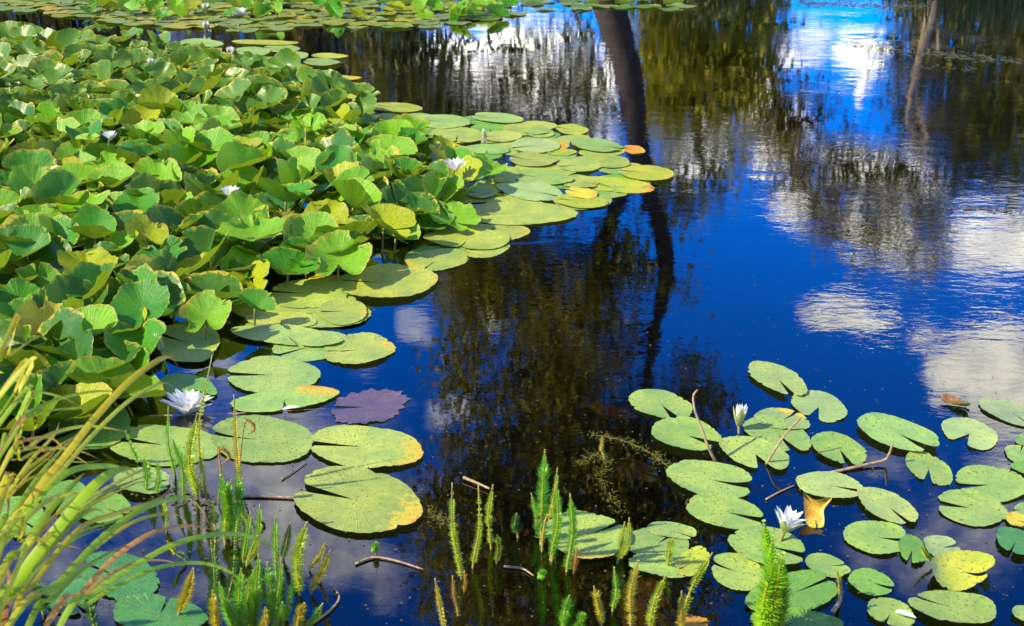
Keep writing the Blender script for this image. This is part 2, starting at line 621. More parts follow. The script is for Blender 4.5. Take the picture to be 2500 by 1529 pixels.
OLIVE, DARK, YEL, GRN = (.27, .23, .008), (.030, .034, .010), (.13, .11, .012), (.07, .11, .02)
tree('leaning_tree', 'tall leaning dark trunk with a fork and broad olive crown', 13.6,
     [(1470, -60, 84), (1500, 60, 74), (1535, 180, 64), (1550, 300, 58), (1568, 420, 54), (1600, 520, 50), (1622, 600, 44),
      (1626, 670, 40), (1608, 780, 36), (1590, 880, 30), (1576, 960, 20), (1540, 1100, 12)],
     [(1130, 640, 90, 70, .9), (1140, 800, 70, 110, .8), (1190, 960, 100, 60, .9), (1230, 600, 120, 70, .9), (1560, 640, 60, 90, .35), (1350, 700, 180, 110, 1.1), (1380, 860, 170, 120, 1.2), (1330, 960, 90, 90, 1.0), (1180, 680, 100, 80, .8),
      (1500, 720, 90, 150, .55), (1240, 1110, 190, 70, .9), (1430, 1090, 220, 120, 1.2), (1690, 900, 40, 50, .9), (1700, 985, 85, 50, 1.2),
      (1650, 510, 60, 60, .8), (1700, 470, 50, 50, .7), (1380, 1300, 280, 130, 1.3), (1620, 1250, 150, 140, 1.0), (1150, 1270, 140, 140, 1.1),
      (1280, 1450, 270, 110, 1.2), (1560, 1450, 200, 110, 1.2), (1700, 1150, 90, 80, .8), (1120, 880, 50, 60, .6), (1500, 580, 50, 50, .4), (1660, 690, 40, 60, .35)],
     OLIVE, .085, 3,
     limbs=[[(1566, 420, 50), (1510, 490, 44), (1480, 580, 38), (1450, 700, 30), (1400, 860, 20), (1380, 1000, 10)],
            [(1500, 560, 26), (1420, 620, 20, -.6), (1330, 680, 14, -1), (1240, 720, 7, -1.2)],
            [(1600, 800, 24), (1480, 900, 18, .6), (1330, 980, 12, 1), (1250, 1100, 6, 1.2)]],
     twigs=60)
tree('willow_tree', 'weeping tree with thin hanging foliage before a white cloud', 15.4,
     [(1010, -60, 50), (1000, 60, 44), (985, 200, 36), (1010, 320, 26), (1080, 420, 14)],
     [(960, 150, 100, 90, 1.3), (1000, 260, 110, 90, 1.1), (1080, 230, 70, 120, 1.0), (1120, 320, 90, 70, .9), (1200, 260, 110, 60, .55), (1310, 290, 120, 50, .55),
      (1420, 280, 80, 70, .4), (1280, 130, 150, 70, .34), (1430, 170, 100, 110, .55), (1490, 250, 40, 90, .5), (1350, 220, 120, 40, .5), (1120, 130, 60, 70, .35), (1200, 370, 170, 50, .7), (1400, 400, 100, 50, .6),
      (1000, 400, 100, 80, .9)],
     (.12, .12, .010), .10, 8, limbs=[[(990, 200, 26), (1100, 260, 20), (1250, 300, 14), (1420, 300, 6)]], twigs=25, droop=1.0)
tree('bank_tree', 'dark brown bushy tree standing left of the willow', 17.5,
     [(700, -50, 70), (700, 60, 60), (690, 200, 50), (720, 330, 30)],
     [(560, 100, 140, 60, 1.3), (720, 130, 130, 90, 1.3), (850, 120, 110, 90, 1.3), (640, 260, 160, 100, 1.2), (820, 290, 130, 110, 1.2), (730, 420, 150, 80, 1.0), (600, 40, 220, 40, 1.4)],
     (.14, .10, .010), .12, 21, twigs=20, group=None)
tree('bank_tree', 'brown olive tree at the far left of the pond bank', 18.5,
     [(150, -50, 60), (160, 60, 50), (170, 200, 40), (150, 330, 24)],
     [(60, 90, 130, 50, 1.1), (340, 110, 110, 60, 1.2), (160, 200, 150, 80, 1.1), (-100, 130, 150, 90, 1.2), (360, 230, 130, 90, 1.1), (100, 330, 170, 80, .9), (60, 40, 260, 40, 1.4), (300, 50, 120, 40, 1.4)],
     (.15, .12, .010), .12, 22, twigs=20)
tree('olive_bush', 'olive green bushy tree right of the leaning trunk', 17,
     [(1720, -50, 50), (1715, 80, 40), (1700, 250, 30), (1710, 400, 18)],
     [(1650, 110, 85, 110, 1.8), (1620, 230, 50, 120, 1.3), (1780, 160, 90, 90, 1.6), (1770, 80, 90, 60, 1.3), (1700, 220, 100, 100, 1.3), (1640, 300, 60, 90, 1.0), (1780, 250, 60, 70, .9), (1740, 380, 70, 60, .8),
      (1640, 420, 50, 50, .7), (1850, 40, 70, 40, 1.1), (1600, 30, 70, 40, 1.3), (1700, -20, 130, 60, 1.3), (1850, -20, 100, 40, 1.2), (1590, 130, 30, 80, .8)],
     (.30, .29, .010), .10, 31, twigs=20)
tree('sparse_tree', 'thinly leaved tall tree rising behind the olive bushes', 19,
     [(1870, -40, 14), (1875, 60, 12), (1890, 220, 11), (1950, 420, 9), (2010, 560, 5)],
     [(1880, 60, 70, 50, .6), (1855, 170, 55, 90, .5), (2195, 200, 35, 120, .7), (1880, 210, 50, 80, .55), (1930, 250, 70, 60, .6), (1880, 330, 100, 60, .75), (1990, 360, 90, 50, .5), (2060, 420, 120, 60, .6), (2180, 480, 110, 70, .6),
      (2010, 530, 45, 50, 1.0), (2150, 560, 60, 50, .8), (2250, 580, 70, 50, .7), (1980, 440, 100, 40, .5), (2290, 440, 60, 60, .6), (2200, 380, 40, 60, .5),
      (2020, 260, 60, 30, .4), (1900, 120, 60, 40, .25), (2120, 640, 40, 18, .5), (2210, 650, 50, 16, .5)],
     (.17, .14, .012), .09, 41, limbs=[[(1975, 300, 14), (2080, 420, 11), (2200, 520, 8), (2290, 620, 4)], [(1975, 280, 12), (1900, 360, 8), (1850, 420, 5)]], twigs=40, droop=.6)
tree('pale_trunk_tree', 'tree with thin pale forked trunk and dark olive foliage', 18,
     [(2275, -50, 40), (2275, 20, 36), (2262, 80, 24), (2240, 160, 17), (2222, 240, 13), (2215, 300, 8)],
     [(2350, 120, 120, 80, 1.3, 1.5), (2460, 180, 110, 120, 1.4, 1.5), (2330, 260, 100, 100, 1.2, 1.5), (2440, 340, 110, 110, 1.3, 1.5), (2360, 420, 70, 60, 1.0, 1.5), (2480, 450, 60, 50, 1.0, 1.5),
      (2250, 200, 50, 120, .8, 1.5), (2570, 250, 120, 200, 1.2, 1.5), (2230, 30, 60, 50, 1.2, 1), (2350, 20, 110, 60, 1.4, 1), (2500, 60, 110, 80, 1.4, 1), (2300, -30, 120, 40, 1.2, 1), (2250, 330, 60, 50, .6, 1.5)],
     (.19, .19, .010), .11, 51, limbs=[[(2275, 20, 20), (2290, 90, 12), (2292, 130, 7)], [(2235, 240, 10), (2262, 330, 12), (2245, 420, 5)]], twigs=20, bark=MBARKP)
tree('bright_shrub', 'fresh green shrub low on the bank under the olive tree', 15.6,
     [(2440, -60, 16), (2440, -30, 12), (2440, 0, 8)],
     [(2440, 0, 90, 34, 1.3), (2520, 10, 80, 40, 1.2)], (.10, .20, .05), .05, 61, cat='shrub')
tree('yellow_green_shrub', 'yellow green shrub low on the bank right of the trunk', 15.4,
     [(1720, -60, 16), (1720, -30, 12), (1720, 0, 8)],
     [(1740, 5, 70, 30, 1.1), (1690, 15, 40, 36, .8)], (.14, .16, .02), .05, 62, cat='shrub')

# reeds and tall grass on the far bank
g = Geo()
rs = random.Random(4)
for i in range(2600):
    x = rs.uniform(-12, 14)
    y = rs.uniform(14.3, 15.6)
    if -2.2 < x < .2 and rs.random() < .55:
        continue
    h = rs.uniform(.2, .75) * (.55 if -.8 < x < 1.6 or 3.5 < x < 5.2 else 1)
    z = ground_h(x, y)
    lx, ly = rs.uniform(-.25, .25), rs.uniform(-.25, .1)
    w = rs.uniform(.008, .02)
    g.add([(x - w, y, z), (x + w, y, z), (x + lx * .4 + w * .7, y + ly * .4, z + h * .6), (x + lx * .4 - w * .7, y + ly * .4, z + h * .6), (x + lx, y + ly, z + h)],
          [(0, 1, 2, 3), (3, 2, 4)])
o = link('reeds', g.mesh('reeds', MNEEDLE))
o.color = (.085, .095, .018, 1)
tag(o, 'tall grass and reeds along the far bank', 'reeds', kind='stuff')

# ------------------------------------------------------------------ floating pads
REG = {1: (0, 0), 2: (830, 0), 3: (1660, 0), 4: (0, 500), 5: (830, 500), 6: (1660, 500), 7: (0, 1009), 8: (830, 1009), 9: (1660, 1009)}
SC = 2434 / 840.0


def nat(reg, X, Y):
    ox, oy = REG[reg]
    return ox + X / SC, oy + Y / SC


TINT = {'f': (.34, .42, .07), 'g': (.26, .40, .085), 'p': (.32, .44, .13), 'd': (.06, .21, .045), 'l': (.38, .44, .03), 'y': (.60, .50, .03), 'b': (.27, .12, .03),
        'v': (.10, .075, .12), 'o': (.65, .30, .02), 'm': (.14, .33, .04), 's': (.28, .38, .14)}


def pad_geo(c, ra, rb, rot, notch, op, age_dir, age_amt, seed, zlev, ragged=0.0, mark=0.05, up=0.0):
    """outline in the photo's frame laid down on the water; returns verts, faces, uv, age"""
    rs = random.Random(seed)
    ph = [rs.uniform(0, 6.28) for _ in range(8)]
    NT, NR = 64, 7
    cr, sr = math.cos(math.radians(rot)), math.sin(math.radians(rot))
    nn = math.radians(notch)
    o_ = math.radians(op)
    kx, ky = math.cos(nn) * mark, math.sin(nn) * mark
    cpx = c[0] + ra * kx * cr - rb * ky * sr
    cpy = c[1] + ra * kx * sr + rb * ky * cr
    wc = onwater(cpx, cpy)
    rim = []
    R0 = (onwater(c[0] + ra, c[1]) - onwater(c[0], c[1])).length
    for i in range(NT + 1):
        t = nn + o_ + (2 * math.pi - 2 * o_) * i / NT
        e = abs(i / NT - .5) * 2                    # 1 at the notch
        lobe = 1 - .10 * max(0, (e - .93) / .07) ** 2
        sc = 1 + .02 * math.sin(t * 3 + ph[0]) + .02 * math.sin(t * 5 + ph[1]) + .018 * abs(math.sin(t * 11 + ph[2])) + .008 * math.sin(t * 31 + ph[3]) + rs.uniform(-.012, .012) - .01
        if ragged:
            sc -= ragged * (abs(math.sin(t * 7 + ph[4])) * .5 + rs.random() * .6)
        if rs.random() < .035:
            sc -= rs.uniform(.03, .09)
        r = lobe * sc
        x = ra * math.cos(t) * r
        y = rb * math.sin(t) * r
        rim.append((onwater(c[0] + x * cr - y * sr, c[1] + x * sr + y * cr), t))
    vs, uv, ag = [Vector((wc.x, wc.y, zlev))], [(.5, 0)], [age_amt * .15 - .1]
    # centre is repeated for the UV seam
    for j in range(1, NR + 1):
        f = j / NR
        for i, (p, t) in enumerate(rim):
            q = wc.lerp(p, f)
            rimup = up * R0 * f ** 4 * (.5 + .5 * math.sin(t * 2 + ph[5])) + .003 * f ** 5 * max(0, math.sin(t * 3 + ph[6]))
            wav = .0004 * math.sin(q.x * 60 + ph[7]) * math.sin(q.y * 47 + ph[0]) * f
            vs.append(Vector((q.x, q.y, zlev + rimup + wav)))
            uv.append((i / NT, f))
            a = 0.0
            if age_dir is not None:
                dd = math.cos(t - math.radians(age_dir))
                a = age_amt * max(0, dd) ** 1.5 * f ** 1.6
            ag.append(max(a, (.16 if age_amt >= 0 else 0) * f ** 6 + abs(age_amt) * .12 * f))
    fs = []
    n1 = NT + 1
    for i in range(NT):
        fs.append((0, 1 + i, 2 + i))
    for j in range(NR - 1):
        for i in range(NT):
            a = 1 + j * n1 + i
            fs.append((a, a + n1, a + n1 + 1, a + 1))
    # winding so that normals point up
    v0_, v1_, v2_ = (vs[k] for k in fs[0])
    if (v1_ - v0_).cross(v2_ - v0_).z < 0:
        fs = [tuple(reversed(f)) for f in fs]
    return vs, fs, uv, ag, wc, R0


def shift(vs, o):
    return [Vector(v) - o for v in vs]


padno = 0


def pad(reg, X, Y, ra, rb, rot, notch, op, tint, age=None, amt=.2, label=None, group=None, z=None, ragged=0, name='lily_pad', cat='lily pad', up=0.0, px=False, stalk=True):
    global padno
    padno += 1
    c = nat(reg, X, Y)
    if not px:
        ra, rb = ra / SC, rb / SC
    zlev = .0022 + .0013 * (padno % 7) if z is None else z
    if up == 0 and z is None and padno % 4 == 0:
        up = .05
    vs, fs, uv, ag, wc, R0 = pad_geo(c, ra, rb, rot, notch, op, age, amt, padno * 7 + 1, zlev, ragged, up=up)
    o0 = Vector((wc.x, wc.y, zlev))
    me = mesh_of(name, shift(vs, o0), fs, MPAD, uv, ag)
    o = link(name, me, None, o0)
    k = rnd.uniform(.88, 1.12)
    t = TINT[tint]
    o.color = (t[0] * k * rnd.uniform(.93, 1.07), t[1] * k, t[2] * k * rnd.uniform(.85, 1.15), 1)
    tag(o, label, cat, group)
    if stalk and R0 > .05 and z is None:
        g = Geo()
        dx, dy = rnd.uniform(-.12, .12), rnd.uniform(-.05, .2)
        g.tube(spline([(0, 0, -.001), (dx * .3, dy * .3, -.06), (dx, dy, -.30)], 8), [.004] * 8, 6)
        link('stalk', g.mesh('stalk', MSTALK), o)
    return o


def inside(poly, x, y):
    c = False
    j = len(poly) - 1
    for i in range(len(poly)):
        if (poly[i][1] > y) != (poly[j][1] > y) and x < (poly[j][0] - poly[i][0]) * (y - poly[i][1]) / (poly[j][1] - poly[i][1]) + poly[i][0]:
            c = not c
        j = i
    return c


UNDER = [[(560, 800), (620, 740), (760, 690), (900, 660), (1040, 630), (1120, 570), (1250, 560), (1180, 640), (1020, 700), (880, 740), (700, 800), (620, 830)],
         [(880, 240), (1010, 290), (1180, 290), (1400, 320), (1500, 380), (1600, 425), (1480, 480), (1330, 520), (1180, 560), (1120, 480), (1040, 380), (960, 320)]]
ut = []
ur = random.Random(77)
for poly in UNDER:
    for _ in range(900):
        qx, qy = ur.uniform(540, 1620), ur.uniform(230, 840)
        if not inside(poly, qx, qy):
            continue
        w_ = onwater(qx, qy)
        if any((w_ - a).length < .19 for a in ut):
            continue
        ut.append(w_)
        dcam = math.hypot(w_.y, CAMH)
        ra_ = .125 * ur.uniform(.8, 1.1) * FPX / dcam
        rb_ = ra_ * CAMH / dcam
        tn_ = ur.choice('gffflm')
        pad(1, qx * SC, qy * SC, ra_ * SC, rb_ * SC, ur.uniform(-4, 4), ur.choice([175, 190, 10, 90, 160, 200]), 4, tn_, ur.uniform(0, 360), ur.choice([.2, .3, .7]),
            label=('partly covered pad under the others of the flat mat' if qy > 560 else 'partly covered pad under the others of the tongue'), group='partly covered floating pads', z=.0012, stalk=False)

# (region, x, y, half width, half height, turn, notch, notch half opening, tint, age direction, age amount, label)
F = 'pads floating in the open water at the right'
PADS_RIGHT = [
    (9, 45, 175, 255, 110, 10, 18, 13, 'g', None, .1, 'pale green pad crossed by the tall pinkish hooked stem'),
    (6, 690, 1250, 225, 92, 24, 48, 9, 'p', None, .1, 'topmost of the two pale pads in the blue water'),
    (6, 985, 1430, 205, 100, 16, 95, 12, 'p', None, .1, 'round pale pad just below the topmost one in the blue'),
    (5, 2270, 1420, 230, 98, 12, 55, 10, 'g', None, .1, 'uppermost left pad of the group, right of the sunken brown leaf'),
    (9, 720, 60, 200, 75, 8, -60, 5, 's', -70, .75, 'yellow brown pad half hidden behind the pad beside the closed bud'),
    (9, 690, 160, 250, 108, 18, 48, 10, 'g', None, .1, 'pale pad crossed by a slanting green tipped stem'),
    (9, 530, 300, 260, 105, 17, 62, 16, 'g', None, .1, 'pad with wide notch directly below the white closed bud'),
    (9, 1125, 270, 205, 100, 20, 58, 9, 'g', 20, .35, 'pad touching the bent floating twig on its upper side'),
    (9, 1540, 165, 300, 108, 17, 28, 11, 'g', -40, .4, 'long pad with dark nicks above the end of the bent floating twig'),
    (9, 1760, 395, 185, 98, 30, 75, 11, 'g', 170, .3, 'small ragged pad tucked under the long nicked pad'),
    (9, 2050, 150, 205, 100, 17, 105, 17, 'p', None, .1, 'pad with a wide notch and shaded gap lying on the cloud reflection'),
    (9, 2340, 5, 240, 72, 18, 40, 4, 's', None, .1, 'greyish pad beside the brown curled leaf scrap'),
    (9, 215, 485, 310, 130, 10, 2, 9, 'g', None, .1, 'largest smooth pad with a scalloped lower edge at the left of the group'),
    (9, 320, 715, 280, 118, 12, 4, 9, 'g', None, .15, 'smooth pad overlapped by the largest smooth pad above it'),
    (9, 1055, 530, 240, 92, 8, 8, 7, 'p', -30, .2, 'pad with torn edge above the orange leaf scrap'),
    (9, 1465, 680, 235, 98, 26, 30, 8, 'p', None, .1, 'oblique pad right of the orange leaf scrap'),
    (9, 2200, 510, 265, 128, 6, 160, 9, 'g', None, .1, 'broad pad with left facing notch near the right frame edge'),
    (9, 2060, 680, 255, 122, 12, 172, 10, 'g', None, .2, 'pad with wavy lower rim and a left facing notch'),
    (9, 1390, 890, 235, 118, 8, -2, 8, 'g', 20, .3, 'pad whose right edge touches a small folded leaf'),
    (9, 1640, 980, 115, 85, 50, 60, 10, 'm', None, .1, 'small folded heart shaped leaf with a green sprig on it'),
    (9, 1850, 970, 135, 80, 20, -40, 8, 's', -60, .3, 'dull pad half sunk behind the yellow olive leaf'),
    (9, 1350, 1220, 168, 88, 14, 6, 9, 'm', None, .15, 'small dark freckled pad alone in dark blue water'),
    (9, 620, 965, 280, 130, 12, 6, 9, 'g', None, .1, 'round pad directly under the half open white flower'),
    (9, 410, 1130, 200, 128, 20, 178, 5, 'g', -80, .4, 'yellow spotted pad left of the blurred upright shoots'),
    (9, 1040, 1090, 165, 75, 15, -35, 4, 'g', -50, .35, 'small pad with a bitten corner beside the blurred shoots'),
    (9, 790, 1290, 330, 150, -10, -25, 5, 'm', None, .15, 'big dark green pad behind the blurred upright shoots'),
    (9, 820, 1490, 330, 90, 4, 120, 4, 'm', None, .1, 'dark pad at the bottom edge under the blurred shoots'),
    (9, 1490, 1430, 175, 95, 20, 95, 4, 'g', None, .2, 'pad with a fallen white petal at the bottom edge'),
    (9, 1930, 1400, 315, 112, 8, 200, 4, 'g', 60, .4, 'large yellowish pad at the bottom right with a yellow stain'),
    (9, 2370, 930, 145, 88, 25, 90, 4, 'd', None, .1, 'dark green pad cut by the right frame edge'),
    (9, 2440, 690, 80, 52, 0, 180, 4, 'g', None, .2, 'small pad at the frame edge above a yellow rotting leaf'),
    (9, 2400, 300, 110, 60, 20, -90, 4, 'g', -120, .55, 'yellowing pad at the right frame edge below a tiny pad'),
    (9, 2450, 200, 80, 45, 0, 0, 4, 'g', None, .2, 'tiny pad at the right frame edge'),
    (9, 2440, 400, 105, 42, 10, 0, 4, 'm', None, .1, 'dark half pad overlapping the broad left notched pad'),
    (9, 2375, 770, 75, 50, 20, 0, 4, 'y', 0, .9, 'rotting yellow leaf between two pads at the right edge'),
    (9, 2430, 1440, 90, 52, 20, 0, 4, 'g', None, .2, 'pad fragment in the bottom right corner'),
    (8, 1740, 890, 300, 165, 6, -40, 4, 'g', 80, .5, 'pad behind the bright upright shoots with a yellow tip below'),
    (8, 2240, 935, 235, 112, 6, -60, 5, 'g', 170, .35, 'pad with crossing stems right of the bright shoots'),
    (8, 2350, 838, 175, 58, 8, 30, 4, 'g', 180, .3, 'narrow pad peeping over the pad with crossing stems'),
    (8, 2300, 1090, 265, 80, 6, 10, 5, 'g', 90, .4, 'pad sinking under the yellow weed at the bottom'),
    (9, 90, 1070, 130, 95, -30, 180, 5, 'l', 180, .8, 'spotted yellow pad beside a yellow green spiky stem'),
]
for r in PADS_RIGHT:
    pad(*r[:11], label=r[11], group=F)
pad(9, 1985, 1150, 225, 142, -4, 28, 8, 'l', 0, .15, label='yellow olive leaf standing up out of the water at bottom right', group=F, up=.30, z=.012)

FL = 'pads in the foreground at the left'
PADS_LEFT = [
    (8, 180, 258, 405, 150, 5, 176, 6, 'f', 8, .8, 'large freckled pad with an orange right tip above its twin'),
    (8, 125, 640, 455, 228, 8, 190, 8, 'f', 12, .85, 'largest freckled pad with a bright yellow right side'),
    (7, 1850, 195, 365, 170, 4, 184, 4, 'g', None, .15, 'big round green pad with a dark rim behind the left shoots'),
    (7, 1170, 235, 400, 142, 2, 196, 9, 'g', None, .1, 'green pad under the open white flower and the shoots'),
    (4, 1930, 1215, 335, 128, 0, 183, 7, 'g', None, .12, 'heart shaped pad with folded upper rim and dark outline'),
    (4, 2010, 1390, 385, 78, -7, 90, 3, 'g', -30, 1.0, 'yellow stained half sunk pad above the fallen petal'),
    (4, 1340, 990, 220, 150, 0, 200, 4, 'g', 0, .5, 'pad lapped by rippled water beside the white bud'),
    (4, 1330, 1310, 205, 95, 10, 20, 4, 'm', None, .2, 'pad under the open white flower'),
    (4, 2030, 945, 400, 66, 5, 75, 3, 'g', None, .2, 'long narrow pad with cut lower edge'),
    (4, 2200, 1005, 270, 104, -8, 160, 5, 'g', None, .1, 'smooth pad with raised green fold overlapping its neighbour'),
    (5, 130, 1035, 255, 108, -4, 180, 5, 'f', -10, .55, 'pad with a washed pale yellow right end'),
    (4, 2250, 770, 370, 110, 2, 150, 4, 'f', None, .3, 'pale freckled pad in the flat mat by the dark gap'),
    (4, 2180, 640, 300, 105, -4, 200, 4, 'f', -40, .35, 'speckled pad at the back of the flat mat'),
    (4, 1990, 830, 250, 62, 2, 90, 3, 'f', None, .35, 'narrow pad over the small blue gap'),
    (5, 330, 570, 360, 118, -3, 200, 3, 'f', 20, .4, 'broad serrated pad reaching into the dark water'),
    (5, 20, 775, 175, 92, 0, 180, 4, 'f', 10, .5, 'yellow edged pad at the tip of the flat mat'),
    (5, -40, 560, 190, 60, 8, 0, 3, 'y', 0, .45, 'bright yellow pad under the big folded leaf'),
    (5, 690, 395, 220, 75, -4, 120, 3, 'f', 165, .8, 'small pad with a yellow orange rim and dark centre'),
    (5, 900, 255, 305, 72, 2, 100, 3, 'f', -120, .5, 'pale pad with an orange stain above it'),
    (5, 1260, 70, 410, 82, 0, 170, 3, 'f', 200, .3, 'long layered pad at the edge of the tongue'),
    (7, 470, 615, 178, 122, 0, 120, 4, 'm', None, .1, 'green pad seen between the bending grass leaves'),
    (7, 730, 690, 200, 108, 0, 30, 4, 'm', None, .2, 'pad under the tips of the bending grass'),
    (7, 1010, 505, 200, 95, 0, 0, 4, 'g', 60, .4, 'weed covered pad among the short shoots'),
    (7, 120, 740, 195, 150, 0, 40, 4, 'm', None, .1, 'pad deep behind the broad grass leaves'),
    (7, 850, 1165, 285, 168, 14, 190, 5, 'd', None, .05, 'dark green pad low in front of the grass'),
    (7, 500, 1310, 185, 130, 0, 60, 4, 'd', None, .05, 'dark pad crossed by the grass blades'),
    (7, 1130, 1450, 335, 140, 4, -80, 3, 'd', None, .1, 'wide dark pad at the bottom edge'),
    (7, 640, 100, 290, 180, -8, 160, 4, 'm', 70, .35, 'large green pad between the grass tips and the flower'),
    (7, 120, 60, 230, 130, 0, 0, 4, 'd', None, .1, 'dark pad behind the grass at the left edge'),
]
for r in PADS_LEFT:
    pad(*r[:11], label=r[11], group=FL)

FT = 'pads floating at the tip of the leaf mass'
TIP = [
    (2, 1115, 845, 180, 36, 4, 'g', None, .1), (2, 1320, 925, 175, 38, 3, 'g', None, .1), (2, 1640, 920, 118, 36, 5, 'l', 0, .5),
    (2, 1410, 945, 110, 34, 3, 'g', None, .1), (2, 830, 960, 190, 55, 3, 'g', None, .1), (2, 1140, 975, 150, 38, 0, 'g', None, .1),
    (2, 1380, 1040, 175, 55, 0, 'p', None, .1), (2, 1820, 1040, 180, 44, 6, 'g', None, .3), (2, 2080, 1062, 78, 30, 8, 'o', 0, .9),
    (2, 1560, 1082, 115, 26, 2, 'l', 0, .6), (2, 1040, 1062, 170, 34, 2, 'g', None, .1), (2, 1900, 1150, 150, 48, 4, 'g', None, .1),
    (2, 1690, 1178, 160, 48, 2, 'g', None, .1), (2, 1370, 1145, 175, 48, 2, 'g', None, .1), (2, 2170, 1238, 198, 52, 3, 'l', 10, .55),
    (2, 1950, 1312, 275, 54, 6, 'l', 8, 1.0), (2, 1450, 1205, 220, 44, 4, 'g', None, .2), (2, 1440, 1265, 210, 52, 4, 'g', None, .2),
    (2, 1350, 1360, 235, 66, 8, 'p', None, .2), (2, 1700, 1435, 195, 46, 4, 'l', 170, .5), (2, 1710, 1378, 115, 40, 6, 'y', 0, .9),
    (2, 1000, 1370, 112, 48, 0, 'g', 0, .6), (2, 1250, 1445, 215, 44, 4, 'g', None, .2), (2, 1330, 1500, 350, 55, 2, 'g', None, .25),
    (2, 1560, 1040, 60, 22, 0, 'o', 0, .8), (2, 1700, 1300, 130, 44, 4, 'g', None, .2), (2, 720, 868, 200, 50, 2, 'g', None, .1),
    (2, 400, 770, 180, 34, 2, 'l', -90, .5), (2, 120, 710, 140, 36, 2, 'l', -90, .5), (2, 80, 620, 120, 32, 2, 'g', None, .2),
    (2, 560, 845, 130, 40, 0, 'g', None, .2), (5, 850, 130, 260, 90, 0, 'g', None, .2), (2, 1150, 1250, 120, 50, 0, 'g', None, .2),
]
words = {'g': 'green', 'f': 'freckled', 'p': 'pale green', 'l': 'yellow rimmed', 'o': 'orange brown', 'y': 'bright yellow', 'm': 'deep green', 'd': 'dark'}
spots = ['beside the yellow bud', 'at the far side of the tongue', 'reaching toward the open water', 'against the leaning trunk reflection',
         'in the middle of the tongue', 'near the dark gap', 'over its neighbours', 'behind the white flower']
for i, (rg, X, Y, ra, rb, rot, t, a, am) in enumerate(TIP):
    ln = 'wide' if ra > 170 else ('narrow' if ra < 120 else 'round')
    w = 'beside the yellow bud' if rg == 2 and abs(X - 1030) < 190 and abs(Y - 960) < 90 else (
        'at the outermost tip of the tongue' if X > 1850 and rg == 2 else ('along the near edge of the tongue' if Y > 1350 or rg == 5 else (
            'along the far edge of the tongue' if Y < 960 else 'in the middle of the tongue')))
    t = rnd.choice('gff') if t == 'g' else t
    pad(rg, X, Y, ra, rb, rot, rnd.choice([175, 190, 10, 90, 160, 200]), 4, t, a, am,
        label=f'{ln} {words[t]} floating pad {w}', group=FT)

FM = 'pads floating behind the leaf mass'
MID = [(1425, 318, 155, 32, 'g'), (1870, 308, 235, 18, 'l'), (1790, 372, 122, 32, 'g'), (1990, 345, 132, 28, 'g'), (2070, 395, 112, 28, 'g'),
       (1900, 432, 130, 22, 'l'), (1900, 492, 152, 30, 'g'), (2330, 402, 132, 18, 'l'), (2280, 450, 132, 25, 'g'), (2170, 516, 112, 18, 'l'),
       (2440, 552, 120, 14, 'y'), (330, 250, 88, 16, 'g'), (1780, 560, 170, 30, 'g'), (1950, 585, 160, 34, 'p'), (2100, 615, 150, 34, 'g')]
for (X, Y, ra, rb, t) in MID:
    w = 'left of the gap' if X < 1000 else ('alone in the dark gap behind the leaves' if X > 2150 else 'in the patch behind the leaves')
    pad(1, X, Y, ra, rb, 1, rnd.choice([175, 190, 10, 160, 200]), 3, t, 0, .3,
        label=f'{words[t]} floating pad {w}', group=FM)

# purple dead leaf, brown sunken leaves
pad(5, 200, 1435, 310, 135, -8, 195, 6, 'v', 180, .05, label='ragged purple dead leaf awash in front of the flat mat', z=.002, ragged=.2, name='dead_lily_leaf', cat='dead leaf')
pad(5, 1900, 1445, 220, 42, 14, 0, 6, 'b', 180, .3, label='sunken brown leaf just left of the upper floating pads', z=-.004, ragged=.12, name='dead_lily_leaf', cat='dead leaf')
pad(8, 2100, 390, 175, 75, 20, 0, 6, 'b', 0, .9, label='sunken brown leaf under strands of weed', z=-.005, ragged=.1, name='dead_lily_leaf', cat='dead leaf')
pad(6, 1950, 1420, 130, 24, 14, 0, 6, 'b', 0, .9, label='brown curled leaf scrap lying on the cloud reflection', z=.006, ragged=.25, name='dead_lily_leaf', cat='dead leaf', up=.3)
pad(8, 2140, 1350, 200, 230, 10, 0, 6, 'o', 0, .5, label='orange rotting leaf under the shoots at the bottom', z=-.004, ragged=.25, name='dead_lily_leaf', cat='dead leaf')
pad(9, 90, 1490, 140, 55, 0, 0, 6, 'o', 0, .4, label='yellow rotting leaf at the bottom edge', z=.002, ragged=.2, name='dead_lily_leaf', cat='dead leaf')
pad(5, 1120, 200, 120, 55, 20, 0, 6, 'o', 0, .9, label='orange brown leaf fading into the dark water beside a pale pad', z=-.004, ragged=.1, name='dead_lily_leaf', cat='dead leaf')

# orange scrap that stands on edge in the water
def polyleaf(name, pts, Y, mat, color, label, thick=.0015):
    P = [at(*nat(*p), Y + dy) for p, dy in pts]
    c = sum(P, Vector()) / len(P)
    P = spline([p for p in P] + [P[0]], 40)[:-1]
    n = len(P)
    vs = [p - c for p in P] + [p - c + Vector((0, thick, 0)) for p in P] + [Vector((0, -.006, 0)), Vector((0, thick - .006, 0))]
    fs = [((i + 1) % n, i, 2 * n) for i in range(n)] + [(i + n, (i + 1) % n + n, 2 * n + 1) for i in range(n)] + [(i, i + n, (i + 1) % n + n, (i + 1) % n) for i in range(n)]
    uv = [(i / n, 1) for i in range(n)] * 2 + [(0, 0)] * 2
    o = link(name, mesh_of(name, vs, fs, mat, uv, [.35] * len(vs)), None, c)
    o.color = (*color, 1)
    return tag(o, label, 'dead leaf')


